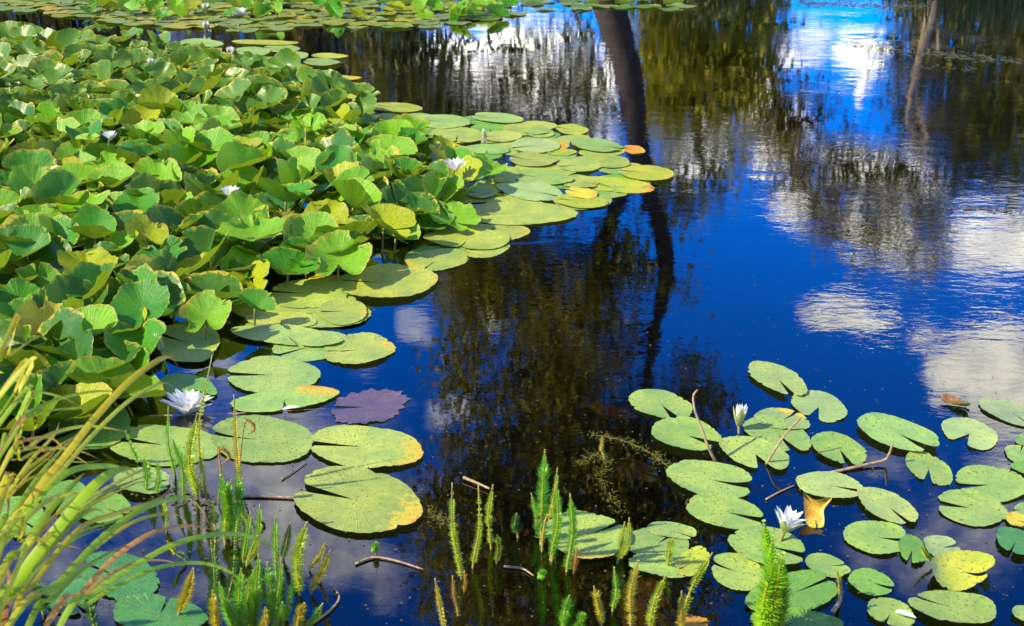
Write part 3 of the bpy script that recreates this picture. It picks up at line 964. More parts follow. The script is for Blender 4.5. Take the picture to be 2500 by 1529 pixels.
yb = onwater(*nat(9, 950, 800)).y
polyleaf('leaf_scrap', [((9, 875, 560), .05), ((9, 960, 615), .04), ((9, 1075, 598), .04), ((9, 1020, 680), .02), ((9, 1022, 760), .0), ((9, 1003, 808), -.01), ((9, 905, 795), 0), ((9, 880, 690), .03)],
         yb, MPAD, (.62, .34, .02), 'bright orange leaf scrap standing out of the dark water')

# ------------------------------------------------------------------ raised lily leaves
def raised_mesh(seed):
    rs = random.Random(seed)
    NT, NR = 60, 7
    op = math.radians(rs.uniform(4, 14))
    ph = [rs.uniform(0, 6.28) for _ in range(8)]
    cup = rs.uniform(.05, .40)
    fold = rs.uniform(0, .75) * rs.choice([0, 1, 1])
    wav = rs.uniform(.025, .085)
    curl = rs.uniform(0, .55) * rs.choice([0, 0, 1, 1])
    cdir = rs.uniform(0, 6.28)
    fdir = rs.uniform(-.6, .6)
    agedir = rs.uniform(0, 6.28)
    ageamt = rs.choice([.1, .2, .35, .5, .8])
    tears = [(rs.randrange(6, NT - 6), rs.uniform(.1, .4), rs.choice([1, 1, 2, 3])) for _ in range(rs.choice([0, 0, 1, 2, 3]))]
    V, uv, ag = [Vector((0, 0, 0))], [(.5, 0)], [0.0]
    for j in range(1, NR + 1):
        f = j / NR
        for i in range(NT + 1):
            t = op + (2 * math.pi - 2 * op) * i / NT
            e = abs(i / NT - .5) * 2
            lobe = 1 - .14 * max(0, (e - .9) / .1) ** 2
            sc = lobe * (1 + .04 * math.sin(t * 2 + ph[0]) + .03 * math.sin(t * 5 + ph[1]) + .035 * abs(math.sin(t * 10 + ph[2])) * f + rs.uniform(-.008, .008) * f)
            for (ti, td, tw_) in tears:
                if abs(i - ti) < tw_ and f > 1 - td:
                    sc *= (1 - td) / f
            x, y = math.cos(t) * f * sc * 1.08, math.sin(t) * f * sc * .95
            z = cup * f ** 1.5
            # fold along the midrib
            s = x * math.sin(fdir) + y * math.cos(fdir)
            a = math.atan(fold * 1.3)
            if fold:
                z += abs(s) * math.sin(a)
                k = math.cos(a)
                y = y - math.cos(fdir) * s * (1 - k)
                x = x - math.sin(fdir) * s * (1 - k)
            # one side of the rim curls over
            c = max(0, math.cos(t - cdir)) ** 2 * curl * f ** 2.2
            z += c * .9
            x -= math.cos(cdir) * c * .55
            y -= math.sin(cdir) * c * .55
            z += wav * f * f * math.sin(t * 4 + ph[3]) + wav * .7 * f ** 3 * math.sin(t * 7 + ph[4]) + wav * .3 * f ** 5 * math.sin(t * 17 + ph[5])
            V.append(Vector((x, y, z)))
            uv.append((i / NT, f))
            ag.append(max(ageamt * .9 * max(0, math.cos(t - agedir)) * f ** 3, .42 * f ** 12 + ageamt * .2))
    n1 = NT + 1
    fs = [(0, 1 + i, 2 + i) for i in range(NT)]
    for j in range(NR - 1):
        for i in range(NT):
            a = 1 + j * n1 + i
            fs.append((a, a + n1, a + n1 + 1, a + 1))
    return mesh_of('blade', V, fs, MLEAF, uv, ag)


RAISED = [raised_mesh(100 + i) for i in range(40)]


def stalk_mesh(seed):
    rs = random.Random(seed)
    g = Geo()
    dx, dy = rs.uniform(-.25, .25), rs.uniform(-.25, .25)
    g.tube(spline([(dx, dy, -1.15), (dx * .5, dy * .6, -.55), (0, 0, 0)], 9), [.024] * 9, 6)
    return g.mesh('stalk', MSTALK)


STALKS = [stalk_mesh(i) for i in range(5)]


MASS_PX = [(-260, 150), (100, 128), (300, 150), (560, 185), (740, 240), (870, 300), (1010, 350), (1100, 410), (1150, 480), (1080, 540),
           (980, 590), (890, 650), (740, 690), (640, 745), (560, 800), (420, 850), (400, 930), (330, 1010), (240, 1070), (100, 1130), (-260, 1180)]
MASS = [tuple(onwater(*p).xy) for p in MASS_PX]
LEAVES = []     # (x, y, z, radius, yaw, tilt axis angle, tilt)


def add_leaf(x, y, z, r, yaw, face, tilt, mi, color, label, group):
    ws_ = label.split()
    if len(ws_) > 16:
        ws_ = [w for w in ws_ if w not in ('almost', 'toward')][:16]
    label = ' '.join(ws_)
    e = root('raised_lily_leaf', (x, y, 0), label, 'lily leaf', group)
    # normal leans towards 'face' by tilt
    ax = Vector((-math.sin(face), math.cos(face), 0))
    R = Matrix.Rotation(tilt, 4, ax) @ Matrix.Rotation(yaw, 4, 'Z')
    b = link('blade', RAISED[mi % len(RAISED)], e)
    b.location = (0, 0, z)
    b.rotation_euler = R.to_euler()
    b.scale = (r, r, r)
    b.color = (*color, 1)
    s = link('stalk', STALKS[mi % 5], e)
    s.location = (0, 0, z)
    L = z + .12
    s.scale = (.18, .18, L / 1.15)
    return e


LT = [(.13, .40, .004), (.06, .30, .006), (.20, .49, .004), (.38, .45, .005), (.05, .26, .018), (.20, .46, .02)]
LTN = ['green', 'deep green', 'fresh green', 'yellow green', 'blue green', 'pale green']
# hand-placed front leaves: (px, py of the leaf middle, height, radius px, facing deg, tilt deg, tint)
FRONT = [
    (825, 615, .12, 98, -70, 32, 5), (760, 540, .17, 78, -80, 42, 5), (935, 520, .17, 80, -20, 42, 3), (965, 560, .1, 70, -60, 25, 5),
    (590, 500, .16, 78, -75, 40, 5), (610, 550, .13, 74, -90, 30, 2), (720, 400, .22, 66, -80, 48, 5), (820, 360, .22, 62, -100, 48, 4),
    (905, 370, .2, 64, -60, 42, 5), (960, 300, .2, 62, -80, 35, 2), (1000, 330, .16, 52, -90, 35, 1), (1080, 455, .12, 72, -75, 28, 5),
    (1190, 415, .05, 64, -80, 16, 5), (670, 460, .1, 70, -90, 14, 2), (830, 440, .12, 76, -80, 20, 3), (1110, 530, .05, 75, -60, 22, 5),
    (350, 530, .22, 62, -35, 52, 3), (285, 565, .18, 62, -150, 35, 2), (60, 580, .18, 74, -110, 45, 4), (130, 530, .22, 62, -30, 50, 1),
    (210, 625, .14, 80, -60, 22, 3), (390, 600, .15, 72, -110, 30, 4), (235, 665, .18, 74, -120, 40, 4), (340, 700, .20, 84, -90, 42, 4),
    (500, 740, .14, 74, -80, 42, 5), (210, 770, .16, 84, -95, 34, 2), (300, 765, .12, 68, -70, 22, 3), (335, 835, .10, 100, -100, 12, 1),
    (600, 645, .08, 80, -80, 22, 2), (420, 690, .15, 54, -60, 35, 4), (40, 770, .12, 80, -120, 35, 1), (60, 860, .09, 76, -110, 30, 1),
    (150, 850, .09, 70, -70, 32, 1), (170, 900, .07, 74, -30, 42, 1), (290, 910, .05, 96, -80, 14, 1), (620, 720, .12, 52, -40, 50, 1),
    (40, 700, .14, 62, -90, 30, 1), (460, 250, .22, 50, -90, 45, 5), (440, 325, .22, 58, -80, 45, 2), (480, 640, .1, 68, -110, 14, 3),
    (380, 400, .2, 70, -80, 40, 2), (270, 410, .2, 66, -100, 35, 5), (70, 430, .2, 70, -80, 45, 5), (140, 440, .2, 66, -80, 45, 4),
    (130, 470, .15, 74, -80, 30, 3), (250, 380, .2, 60, -90, 35, 2), (50, 980, .08, 90, -80, 15, 1), (330, 470, .18, 66, -95, 35, 1),
]
GP = 'raised leaves of the crowded lily mass'
taken = []
for k, (px, py, z, rp, face, tilt, tn) in enumerate(FRONT):
    p = onwater(px, py, z)
    dist = Vector((p.x, p.y, z - CAMH)).length
    r = rp * .84 / FPX * dist
    z *= .62
    tilt *= .55
    t = LT[tn]
    near = 'in front' if p.y < 4.4 else 'midway'
    dirn = 'left' if math.cos(math.radians(face)) < -.25 else ('right' if math.cos(math.radians(face)) > .25 else 'the camera')
    how = 'standing steeply and facing' if tilt > 38 else ('tilted toward' if tilt > 18 else 'almost flat, open toward')
    side = 'left edge' if px < 200 else ('water edge' if px > 850 else 'middle')
    add_leaf(p.x, p.y, z, r, rnd.uniform(-.6, .6) + math.radians(face), math.radians(face), math.radians(tilt), k * 5 + 3, t,
             f'large {LTN[tn]} leaf {how} {dirn}, {near} by the {side}', GP)
    taken.append((p.x, p.y, .115))
minx, maxx = min(p[0] for p in MASS), max(p[0] for p in MASS)
miny, maxy = min(p[1] for p in MASS), max(p[1] for p in MASS)
tries = 0
cand = []
while tries < 30000:
    tries += 1
    x, y = rnd.uniform(minx, maxx), rnd.uniform(miny, maxy)
    if not inside(MASS, x, y):
        continue
    if any((x - a) ** 2 + (y - b) ** 2 < (s + .01) ** 2 if s < .117 else (x - a) ** 2 + (y - b) ** 2 < s * s for a, b, s in taken):
        continue
    taken.append((x, y, .118))
    cand.append((x, y))
cand.sort(key=lambda p: p[1])
for k, (x, y) in enumerate(cand[:275]):
    edge = min(inside(MASS, x + .22, y), inside(MASS, x, y - .22), inside(MASS, x + .15, y - .15))
    z = rnd.uniform(.03, .135) if edge else rnd.uniform(.025, .08)
    low = rnd.random() < .22
    if low:
        z *= .35
    tilt = rnd.uniform(5, 24) if (low or not edge) else min(58, abs(rnd.gauss(7, 14)) + 3)
    face = rnd.gauss(-90, 60) if rnd.random() < .75 else rnd.uniform(0, 360)
    tn = rnd.choice([0, 0, 1, 1, 2, 2, 3, 3, 4, 5, 5])
    col = LT[tn]
    nm = LTN[tn]
    if rnd.random() < .035:
        col, nm = (.50, .46, .03), 'bright yellow'
    r = rnd.uniform(.080, .132)
    dirn = 'left' if math.cos(math.radians(face)) < -.35 else ('right' if math.cos(math.radians(face)) > .35 else ('the camera' if math.sin(math.radians(face)) < 0 else 'the far bank'))
    how = 'steep' if tilt > 38 else ('tilted' if tilt > 18 else 'nearly flat')
    dep = 'near the front' if y < 4.2 else ('in the middle' if y < 6.6 else 'toward the far edge')
    sd_ = 'by open water' if not edge else ('on the crowded left' if x < -1.5 else 'among others')
    add_leaf(x, y, z, r, rnd.uniform(0, 6.28), math.radians(face), math.radians(tilt), rnd.randrange(220), col,
             f'{how} {nm} leaf leaning to {dirn}, {dep} {sd_}'.replace('toward the far edge on the crowded left', 'far left').replace('in the middle', 'midway').replace('bright yellow leaf leaning', 'yellow leaf leaning'), GP)
rest = cand[275:]
print('raised leaves', len(FRONT) + min(len(cand), 262), 'rest', len(rest))


def stuff_leaves(name, items, label, cat):
    """items: (x, y, z, r, yaw, face, tilt, mesh index) joined as one mesh"""
    Vs, Fs, UV, AG = [], [], [], []
    off = 0
    for (x, y, z, r, yaw, face, tilt, mi) in items:
        me = RAISED[mi % len(RAISED)]
        co = np.zeros(len(me.vertices) * 3, dtype=np.float32)
        me.vertices.foreach_get('co', co)
        co = co.reshape(-1, 3)
        ax = Vector((-math.sin(face), math.cos(face), 0))
        R = np.array((Matrix.Rotation(tilt, 3, ax) @ Matrix.Rotation(yaw, 3, 'Z')))
        if z < .02:
            co = co * np.array([1, 1, .06])
        co = (co * r) @ R.T + np.array([x, y, z])
        Vs.append(co)
        Fs += [tuple(i + off for i in p.vertices) for p in me.polygons]
        UV.append(np.stack([np.linalg.norm(co[:, :2] - co[0, :2], axis=1) * 0, np.zeros(len(co))], 1))
        a = np.zeros(len(me.vertices), dtype=np.float32)
        me.attributes['age'].data.foreach_get('value', a)
        AG.append(a)
        off += len(co)
    o = link(name, mesh_of(name, np.concatenate(Vs), Fs, MLEAF, np.concatenate(UV), np.concatenate(AG)))
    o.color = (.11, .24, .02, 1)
    return tag(o, label, cat, kind='stuff')


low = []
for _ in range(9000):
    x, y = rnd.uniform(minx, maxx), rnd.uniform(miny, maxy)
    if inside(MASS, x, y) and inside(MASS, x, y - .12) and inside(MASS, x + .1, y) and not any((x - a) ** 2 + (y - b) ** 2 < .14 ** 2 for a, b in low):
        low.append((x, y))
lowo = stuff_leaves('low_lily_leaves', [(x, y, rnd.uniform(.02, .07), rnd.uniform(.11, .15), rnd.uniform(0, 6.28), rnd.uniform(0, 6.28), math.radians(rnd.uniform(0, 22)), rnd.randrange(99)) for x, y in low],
             'low lily leaves, shade put into their green, packed beneath the raised ones', 'lily leaves')
lowo.color = (.05, .17, .012, 1)  # darker green than the raised leaves, shade between them put into the colour
if rest:
    stuff_leaves('crowded_lily_leaves', [(x, y, rnd.uniform(.05, .18), rnd.uniform(.08, .125), rnd.uniform(0, 6.28), rnd.gauss(-1.6, 1), math.radians(rnd.uniform(3, 35)), rnd.randrange(99)) for x, y in rest],
                 'uncounted lily leaves at the far edge of the mass', 'lily leaves')

# ------------------------------------------------------------------ far band of pads
FAR_PX = [(30, 25), (200, 42), (330, 62), (480, 70), (620, 76), (760, 66), (900, 68), (1060, 68), (1180, 52), (1330, 34), (1480, 36), (1560, 24), (1680, 34),
          (1690, 10), (1560, -20), (1560, -60), (-200, -60), (-200, -20)]
FAR = [tuple(onwater(*p).xy) for p in FAR_PX]
fx0, fx1 = min(p[0] for p in FAR), max(p[0] for p in FAR)
fy0, fy1 = min(p[1] for p in FAR), max(p[1] for p in FAR)
tk = []
for _ in range(9000):
    x, y = rnd.uniform(fx0, fx1), rnd.uniform(fy0, fy1)
    if x > onwater(1210, 40).x and rnd.random() < .93:
        continue
    if inside(FAR, x, y) and not any((x - a) ** 2 + (y - b) ** 2 < .17 ** 2 for a, b in tk):
        tk.append((x, y))
tk.sort(key=lambda p: p[1])


def flat_mesh(seed):
    rs = random.Random(seed)
    NT = 30
    ph = [rs.uniform(0, 6.28) for _ in range(4)]
    V, uv, ag = [Vector((0, 0, 0))], [(.5, 0)], [0.]
    for f in (.5, .85, 1.0):
        for i in range(NT + 1):
            t = .1 + (2 * math.pi - .2) * i / NT
            s = f * (1 + .05 * math.sin(t * 2 + ph[0]) + .03 * math.sin(t * 6 + ph[1]))
            V.append(Vector((math.cos(t) * s * 1.05, math.sin(t) * s * .95, (.10 if f == 1 else 0) * max(0, math.sin(t * 3 + ph[2])) + .012 * math.sin(t * 5 + ph[3]) * f)))
            uv.append((i / NT, f))
            ag.append(rs.uniform(0, .5) * f ** 3)
    n1 = NT + 1
    fs = [(0, 1 + i, 2 + i) for i in range(NT)] + [(1 + j * n1 + i, 1 + (j + 1) * n1 + i, 2 + (j + 1) * n1 + i, 2 + j * n1 + i) for j in range(2) for i in range(NT)]
    return mesh_of('lily_pad', V, fs, MPAD, uv, ag)


FLATS = [flat_mesh(i) for i in range(8)]
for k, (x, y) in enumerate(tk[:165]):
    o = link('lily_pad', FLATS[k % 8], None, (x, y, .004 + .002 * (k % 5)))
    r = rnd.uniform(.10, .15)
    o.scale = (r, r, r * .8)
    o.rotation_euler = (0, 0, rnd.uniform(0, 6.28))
    tn = rnd.choice('gglllpy') if x < -.8 else rnd.choice('msssmd')  # right part: grey tints put the sky's grazing sheen into the pad colour
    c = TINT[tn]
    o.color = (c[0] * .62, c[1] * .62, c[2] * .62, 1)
    wd = dict(words, s='grey green sheen tinted')[tn]
    where = 'left of the trunk reflection' if x > -.8 else ('in the middle of the far band' if x > -3 else 'at the left of the far band')
    tag(o, f'{wd} pad {where} of floating leaves', 'lily pad', 'pads of the far floating band')
rest = tk[165:]
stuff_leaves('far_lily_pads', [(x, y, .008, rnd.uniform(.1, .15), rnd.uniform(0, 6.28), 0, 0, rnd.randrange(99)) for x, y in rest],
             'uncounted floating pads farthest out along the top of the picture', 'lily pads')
# leaves that stand up in the far band
for k in range(46):
    px = rnd.choice([rnd.uniform(200, 900), rnd.uniform(200, 900), rnd.uniform(850, 1300)])
    py = rnd.uniform(14, 54)
    z = rnd.uniform(.02, .07)
    p = onwater(px, py, 0)
    add_leaf(p.x, p.y, z, rnd.uniform(.07, .11), rnd.uniform(0, 6.28), rnd.gauss(-1.6, .7), math.radians(rnd.uniform(10, 50)), rnd.randrange(99), LT[k % 6],
             f'small {LTN[k % 6]} leaf raised above the far floating pads', 'raised leaves in the far band')

# ------------------------------------------------------------------ flowers
def petal(g, length, width, elev, az, base_r, curl, z0):
    n = 7
    vs, uv = [], []
    for i in range(n):
        t = i / (n - 1)
        w = width * (math.sin(math.pi * min(1, t * .93 + .07) ** .8) ** .8) * (1 if t < 1 else 0)
        e = elev + curl * t
        r = base_r + length * t * math.cos(e)
        z = z0 + length * t * math.sin(e)
        c = Vector((r * math.cos(az), r * math.sin(az), z))
        sdv = Vector((-math.sin(az), math.cos(az), 0))
        nrm = Vector((-math.cos(az) * math.sin(e), -math.sin(az) * math.sin(e), math.cos(e)))
        for s in (-1, 0, 1):
            vs.append(c + sdv * s * w + nrm * (abs(s) * w * .45))
            uv.append((s * .5 + .5, t))
    fs = [(i * 3 + j, i * 3 + j + 1, i * 3 + j + 4, i * 3 + j + 3) for i in range(n - 1) for j in (0, 1)]
    g.add(vs, fs, uv)


def flower(px, py, size, openness, label, z=.0, lean=(0, 0), color=None, name='water_lily_flower'):
    """openness 0 bud .. 1 fully open; px,py = where its foot stands"""
    p = onwater(px, py, z)
    r = root(name, (p.x, p.y, z), label, 'water lily flower', 'white water lily flowers')
    r.rotation_euler = (lean[0], lean[1], rnd.uniform(0, 6))
    rings = [(8, 1.0, math.radians(82 - 62 * openness)), (8, .95, math.radians(84 - 42 * openness)), (7, .8, math.radians(86 - 26 * openness))]
    g = Geo()
    for k, (n, L, e) in enumerate(rings):
        for i in range(n):
            petal(g, size * L * rnd.uniform(.9, 1.06), size * (.16 + .02 * k), e + rnd.uniform(-.08, .08), 6.283 * (i + k * .5) / n + rnd.uniform(-.1, .1),
                  size * .07, math.radians(12 if openness < .4 else -6), size * .02 * k)
    link('petals', g.mesh('petals', MPETAL), r)
    g = Geo()
    for i in range(4):
        petal(g, size * (.98 if openness < .4 else .9), size * .17, math.radians(78 - 66 * openness), 6.283 * i / 4 + .4, size * .085, math.radians(12 if openness < .4 else 0), -size * .03)
    link('sepals', g.mesh('sepals', MSEPAL if openness < .5 else MPETAL), r)
    if openness > .45:
        g = Geo()
        for i in range(26):
            a, rr = rnd.uniform(0, 6.28), rnd.uniform(.02, .13) * size
            q = Vector((rr * math.cos(a), rr * math.sin(a), size * .05))
            g.tube([q, q + Vector((rr * math.cos(a) * .8, rr * math.sin(a) * .8, size * .28))], [size * .018, size * .01], 5)
        link('stamens', g.mesh('stamens', MSTAMEN), r)
    g = Geo()
    g.tube(spline([(0, 0, size * .05), (.01, .01, -.05), (.03, .05, -z - .25)], 7), [.004] * 7, 6)
    link('stalk', g.mesh('stalk', MSTALK), r)
    return r


flower(*nat(4, 1315, 1478), .086, .72, 'large fully open white flower behind the green shoots', lean=(math.radians(14), 0))
flower(*nat(4, 1140, 1030), .060, .10, 'slim white bud in front of the dark folded leaf', z=.06, lean=(.05, .12))
flower(*nat(2, 812, 1212), .075, .62, 'open white flower between the leaves and the tongue of pads', z=.11)
flower(*nat(2, 1018, 1020), .085, .06, 'yellowish white bud standing over the tongue of pads', z=.0)
flower(*nat(1, 1070, 480), .062, .3, 'half open cream flower in the leaves near the far edge', z=.20)
flower(*nat(1, 1635, 405), .08, .35, 'narrow cream flower where the leaves meet the dark water', z=.05)
flower(*nat(1, 780, 990), .052, .5, 'small white flower half hidden by a leaf near the left', z=.20)
flower(*nat(1, 1630, 1390), .055, .6, 'flower whose petal tips peep over a pale leaf', z=.15)
flower(*nat(1, 1700, 118), .11, .85, 'open white flower, largest in the far band', z=.01)
flower(*nat(1, 1455, 95), .10, .3, 'closed white flower in the far band, left of the open one', z=.03)
flower(*nat(1, 1195, 30), .10, .2, 'cream bud at the top edge of the far band', z=.05)
flower(*nat(1, 1460, 222), .09, .3, 'tiny flower at the near rim of the far band', z=.0)
flower(*nat(9, 415, 85), .062, .22, 'closed white bud standing in the blue water', z=.02, lean=(.0, -.1))
flower(*nat(9, 735, 838), .062, .40, 'half open white flower above the blurred shoots', z=.03, lean=(-.1, -.25))
flower(*nat(3, 160, 60), .06, .1, 'tiny bud far out by the top edge') if False else None


def loose_petal(px, py, L, az, label):
    p = onwater(px, py, .012)
    g = Geo()
    petal(g, L, L * .2, math.radians(8), az, 0, 0, 0)
    o = link('fallen_petal', g.mesh('fallen_petal', MPETAL), None, p)
    tag(o, label, 'petal')


loose_petal(*nat(4, 2000, 1450), .050, .1, 'fallen white petal on the yellow stained pad')
loose_petal(*nat(9, 1525, 1405), .045, -.7, 'fallen white petal on the pad at the bottom edge')

# ------------------------------------------------------------------ mare's tail shoots
def shoot(reg, X0, Y0, X1, Y1, col, thick=1.0, label=None, curl=False, bare=.12, dy=0.0):
    b = onwater(*nat(reg, X0, Y0))
    t = at(*nat(reg, X1, Y1), b.y + dy)
    Ln = (t - b).length
    t = t + Vector((rnd.uniform(-.03, .03), rnd.uniform(-.04, .04), 0)) * (Ln / .2)
    pts = [b + Vector((0, 0, -.12)), b, b.lerp(t, .5) + Vector((rnd.uniform(-.07, .07) * Ln, rnd.uniform(-.07, .07) * Ln, 0)), t]
    if curl:
        pts += [t + Vector((.012, 0, .006)), t + Vector((.022, 0, -.006)), t + Vector((.02, 0, -.022)), t + Vector((.008, 0, -.03))]
    sp = spline(pts, 26)
    r = root('marestail_shoot', b, label, 'water plant', 'upright feathery shoots of mare\'s tail')
    o0 = Vector(b)
    g = Geo()
    g.tube([p - o0 for p in sp], list(np.linspace(.0034 * thick, .0014, 26)), 6)
    link('stem', g.mesh('stem', MSTEM), r)
    g = Geo()
    # whorls of narrow leaves
    tot = sum((sp[i + 1] - sp[i]).length for i in range(25))
    nw = max(6, int(tot / .0075))
    for k in range(nw):
        f = (k + .5) / nw
        q = f * 25
        i = min(24, int(q))
        p = sp[i].lerp(sp[i + 1], q - i) - o0
        if p.z < .004:
            continue
        ax = (sp[i + 1] - sp[i]).normalized()
        a = ax.orthogonal().normalized()
        bb = ax.cross(a)
        hfrac = f
        L = .0138 * thick * rnd.uniform(.75, 1.15) * rnd.uniform(.8, 1.1) * min(1.0, .55 + hfrac * .9) * (1 if hfrac < .8 else max(.25, (1 - hfrac) / .2))
        if rnd.random() < (.4 if hfrac < bare + .25 else .06):
            continue
        ph = rnd.uniform(0, 6.28)
        up_ = .35 + .9 * hfrac ** 2
        nn = 14
        for m in range(nn):
            an = ph + 6.283 * m / nn
            d = (a * math.cos(an) + bb * math.sin(an))
            dd = (d + ax * (up_ + rnd.uniform(-.2, .2))).normalized()
            w = ax.cross(d) * .00095 * thick
            tip = p + dd * L
            mid = p + dd * L * .5 + ax * .0
            g.add([p - w, p + w, mid + w * 1.1, mid - w * 1.1, tip], [(0, 1, 2, 3), (3, 2, 4)])
    o = link('leaf_whorls', g.mesh('leaf_whorls', MNEEDLE), r)
    o.color = (*col, 1)
    return r


G, GY, YL, OR, DG = (.26, .66, .03), (.52, .70, .03), (.66, .58, .04), (.50, .26, .04), (.09, .26, .03)
LM = (.46, .80, .03)
cn = {LM: 'lime green', G: 'green', GY: 'yellow green', YL: 'yellow', OR: 'orange brown', DG: 'dark green'}
SH = [
    (7, 975, 350, 940, 95, G, .8), (7, 1240, 440, 1205, -40, G, 1.0), (7, 1300, 600, 1280, 150, G, 1.3), (7, 1400, 600, 1385, -60, GY, 1.5),
    (7, 1460, 600, 1565, -335, GY, 1.1), (7, 1700, 540, 1785, -200, YL, 1.0), (7, 1545, 640, 1560, 230, OR, .7, True), (7, 1700, 500, 1650, 110, OR, .7, True),
    (7, 1035, 570, 1020, 320, G, 1.3), (7, 1110, 580, 1100, 350, G, 1.0), (7, 1180, 840, 1120, 640, GY, 1.0), (7, 1650, 900, 1620, 420, G, 1.9),
    (7, 1600, 860, 1605, 470, G, 1.4), (7, 1760, 800, 1690, 590, GY, 1.0), (7, 1745, 1080, 1770, 640, G, 1.1), (7, 1810, 1000, 1850, 730, GY, 1.0),
    (7, 1520, 1080, 1520, 680, DG, 1.6), (7, 1490, 1420, 1530, 830, DG, 1.4), (7, 1960, 1180, 1980, 760, G, 1.2), (7, 2005, 1040, 2070, 765, DG, 1.1),
    (7, 2120, 1290, 2195, 720, GY, 1.5), (7, 2190, 1120, 2300, 905, YL, .9), (7, 2200, 1280, 2320, 935, YL, 1.1), (7, 1790, 1530, 1840, 990, G, 1.4),
    (7, 1920, 1480, 1960, 1060, G, 1.5), (7, 1960, 1380, 2040, 1050, G, 1.1), (7, 2000, 1520, 2060, 1190, G, 1.2), (7, 1540, 1600, 1530, 1275, YL, 1.5),
    (7, 1650, 1530, 1605, 1190, G, 1.3), (7, 1745, 1560, 1785, 1080, G, 1.5), (7, 1610, 1380, 1610, 940, DG, 1.5), (7, 1840, 1560, 1850, 1355, YL, 1.1),
    (7, 2110, 1560, 2115, 1350, YL, 1.3), (7, 2190, 1530, 2260, 1325, G, .9), (7, 1265, 1440, 1390, 1075, YL, 1.4), (7, 1320, 1050, 1215, 880, GY, .8),
    (7, 680, 1560, 670, 1270, DG, 1.6), (7, 310, 1420, 300, 1180, DG, 1.8), (7, 1700, 1350, 1690, 1150, DG, 1.0), (4, 375, 950, 365, 612, GY, 1.2),
    (8, 862, 1170, 862, 430, GY, 1.1), (8, 940, 1095, 972, 540, GY, 1.0), (8, 1070, 960, 1085, 480, GY, 1.1), (8, 1110, 1060, 1125, 855, GY, 1.0),
    (8, 1260, 880, 1280, 690, DG, 1.2), (8, 1425, 930, 1432, 262, G, 1.8), (8, 1390, 860, 1368, 590, G, 1.0), (8, 1430, 980, 1445, 750, YL, .8, True),
    (8, 1490, 1040, 1575, 425, G, 1.3), (8, 1500, 1050, 1560, 690, G, 1.1), (8, 1605, 1120, 1645, 565, G, 1.4), (8, 1655, 1130, 1680, 935, OR, .8),
    (8, 1480, 760, 1475, 360, GY, 1.0), (8, 1960, 1060, 2022, 700, GY, 1.0), (8, 1985, 1000, 2050, 785, GY, .9), (8, 2320, 1090, 2370, 860, GY, 1.0),
    (8, 740, 1560, 745, 1125, YL, .9), (8, 835, 1430, 842, 1160, OR, .8), (8, 880, 1260, 887, 1105, OR, .7), (8, 1580, 1530, 1582, 1290, G, 1.3),
    (8, 1670, 1560, 1692, 1400, G, 1.2), (8, 1850, 1500, 1840, 1215, YL, 1.1), (8, 1930, 1400, 1962, 1105, G, 1.2), (8, 2060, 1530, 2115, 1095, YL, 1.4),
    (8, 2060, 1300, 2072, 1120, G, 1.1), (8, 2190, 1530, 2230, 1100, GY, 1.2), (8, 2415, 1530, 2434, 1280, YL, 1.1), (8, 258, 1000, 252, 905, G, 1.0),
    (8, 1410, 1165, 1440, 1120, G, 1.0), (9, 15, 1450, 150, 985, GY, 1.2), (9, 600, 1560, 700, 860, LM, 2.2), (9, 655, 1540, 742, 985, GY, 1.9), (9, 640, 1560, 715, 900, LM, 2.1), (9, 575, 1560, 660, 960, LM, 1.9), (9, 680, 1560, 735, 1100, GY, 1.8), (9, 620, 1570, 690, 930, LM, 2.0),
    (9, 1130, 1340, 1130, 1105, YL, .7), (9, 1795, 1085, 1715, 940, GY, .8), (8, 1870, 330, 1872, 155, YL, .7),
]
hr = random.Random(12)
for q in list(SH):
    if q[0] == 7 and q[1] > 1450 and q[2] > 800 and q[5] in (G, GY) and hr.random() < .8:
        dx_ = hr.uniform(-70, 70)
        SH.append((7, q[1] + dx_, q[2] + hr.uniform(-60, 90), q[3] + dx_ + hr.uniform(-30, 30), q[4] + hr.uniform(40, 160), hr.choice([G, GY, G, DG]), q[6] * hr.uniform(.8, 1.1)))
for k, s in enumerate(SH):
    cl_ = s[7] if len(s) > 7 else False
    dyy = -.35 if (s[0] == 9 and s[6] > 2) else 0
    tall = abs(s[4] - s[2])
    sz = 'tall' if tall > 420 else ('short' if tall < 260 else 'medium')
    if s[0] == 7:
        wh = 'in front of the bending grass' if s[1] < 1200 else ('before the big round pad' if s[2] < 700 else ('in the dense tuft at the bottom left' if s[1] < 1900 else 'at the right side of the bottom left tuft'))
    elif s[0] == 8:
        wh = 'left of the bright tuft' if s[1] < 1300 and s[2] > 400 else ('in the bright tuft before a pad' if s[1] < 1760 and s[2] < 1200 else ('in the yellow tuft at the bottom' if s[2] > 1250 else 'beside the pads right of the bright tuft'))
    elif s[0] == 4:
        wh = 'alone among the raised leaves at the left'
    else:
        wh = 'among the pads at the right'
    th = 'stout' if s[6] > 1.35 else ('slender' if s[6] < .95 else 'feathery')
    shoot(*s[:7], curl=cl_, label=f'{sz} {th} {cn[s[5]]} shoot {"with a curled tip " if cl_ else ""}{wh}')


# bare stems and twigs
def stem(pts, rad, label, mat=None, name='bare_stem', tipcol=None):
    g = Geo()
    o0 = Vector(pts[0])
    sp = spline([Vector(p) - o0 for p in pts], 18)
    g.tube(sp, list(np.linspace(rad, rad * .6, 18)), 7)
    o = link(name, g.mesh(name, mat or MTWIG), None, o0)
    tag(o, label, 'stem')


def vstem(reg, pts, rad, label, **k):
    b = onwater(*nat(reg, *pts[0]))
    P = [b] + [at(*nat(reg, *q), b.y + .02 * i) for i, q in enumerate(pts[1:])]
    stem(P, rad, label, **k)


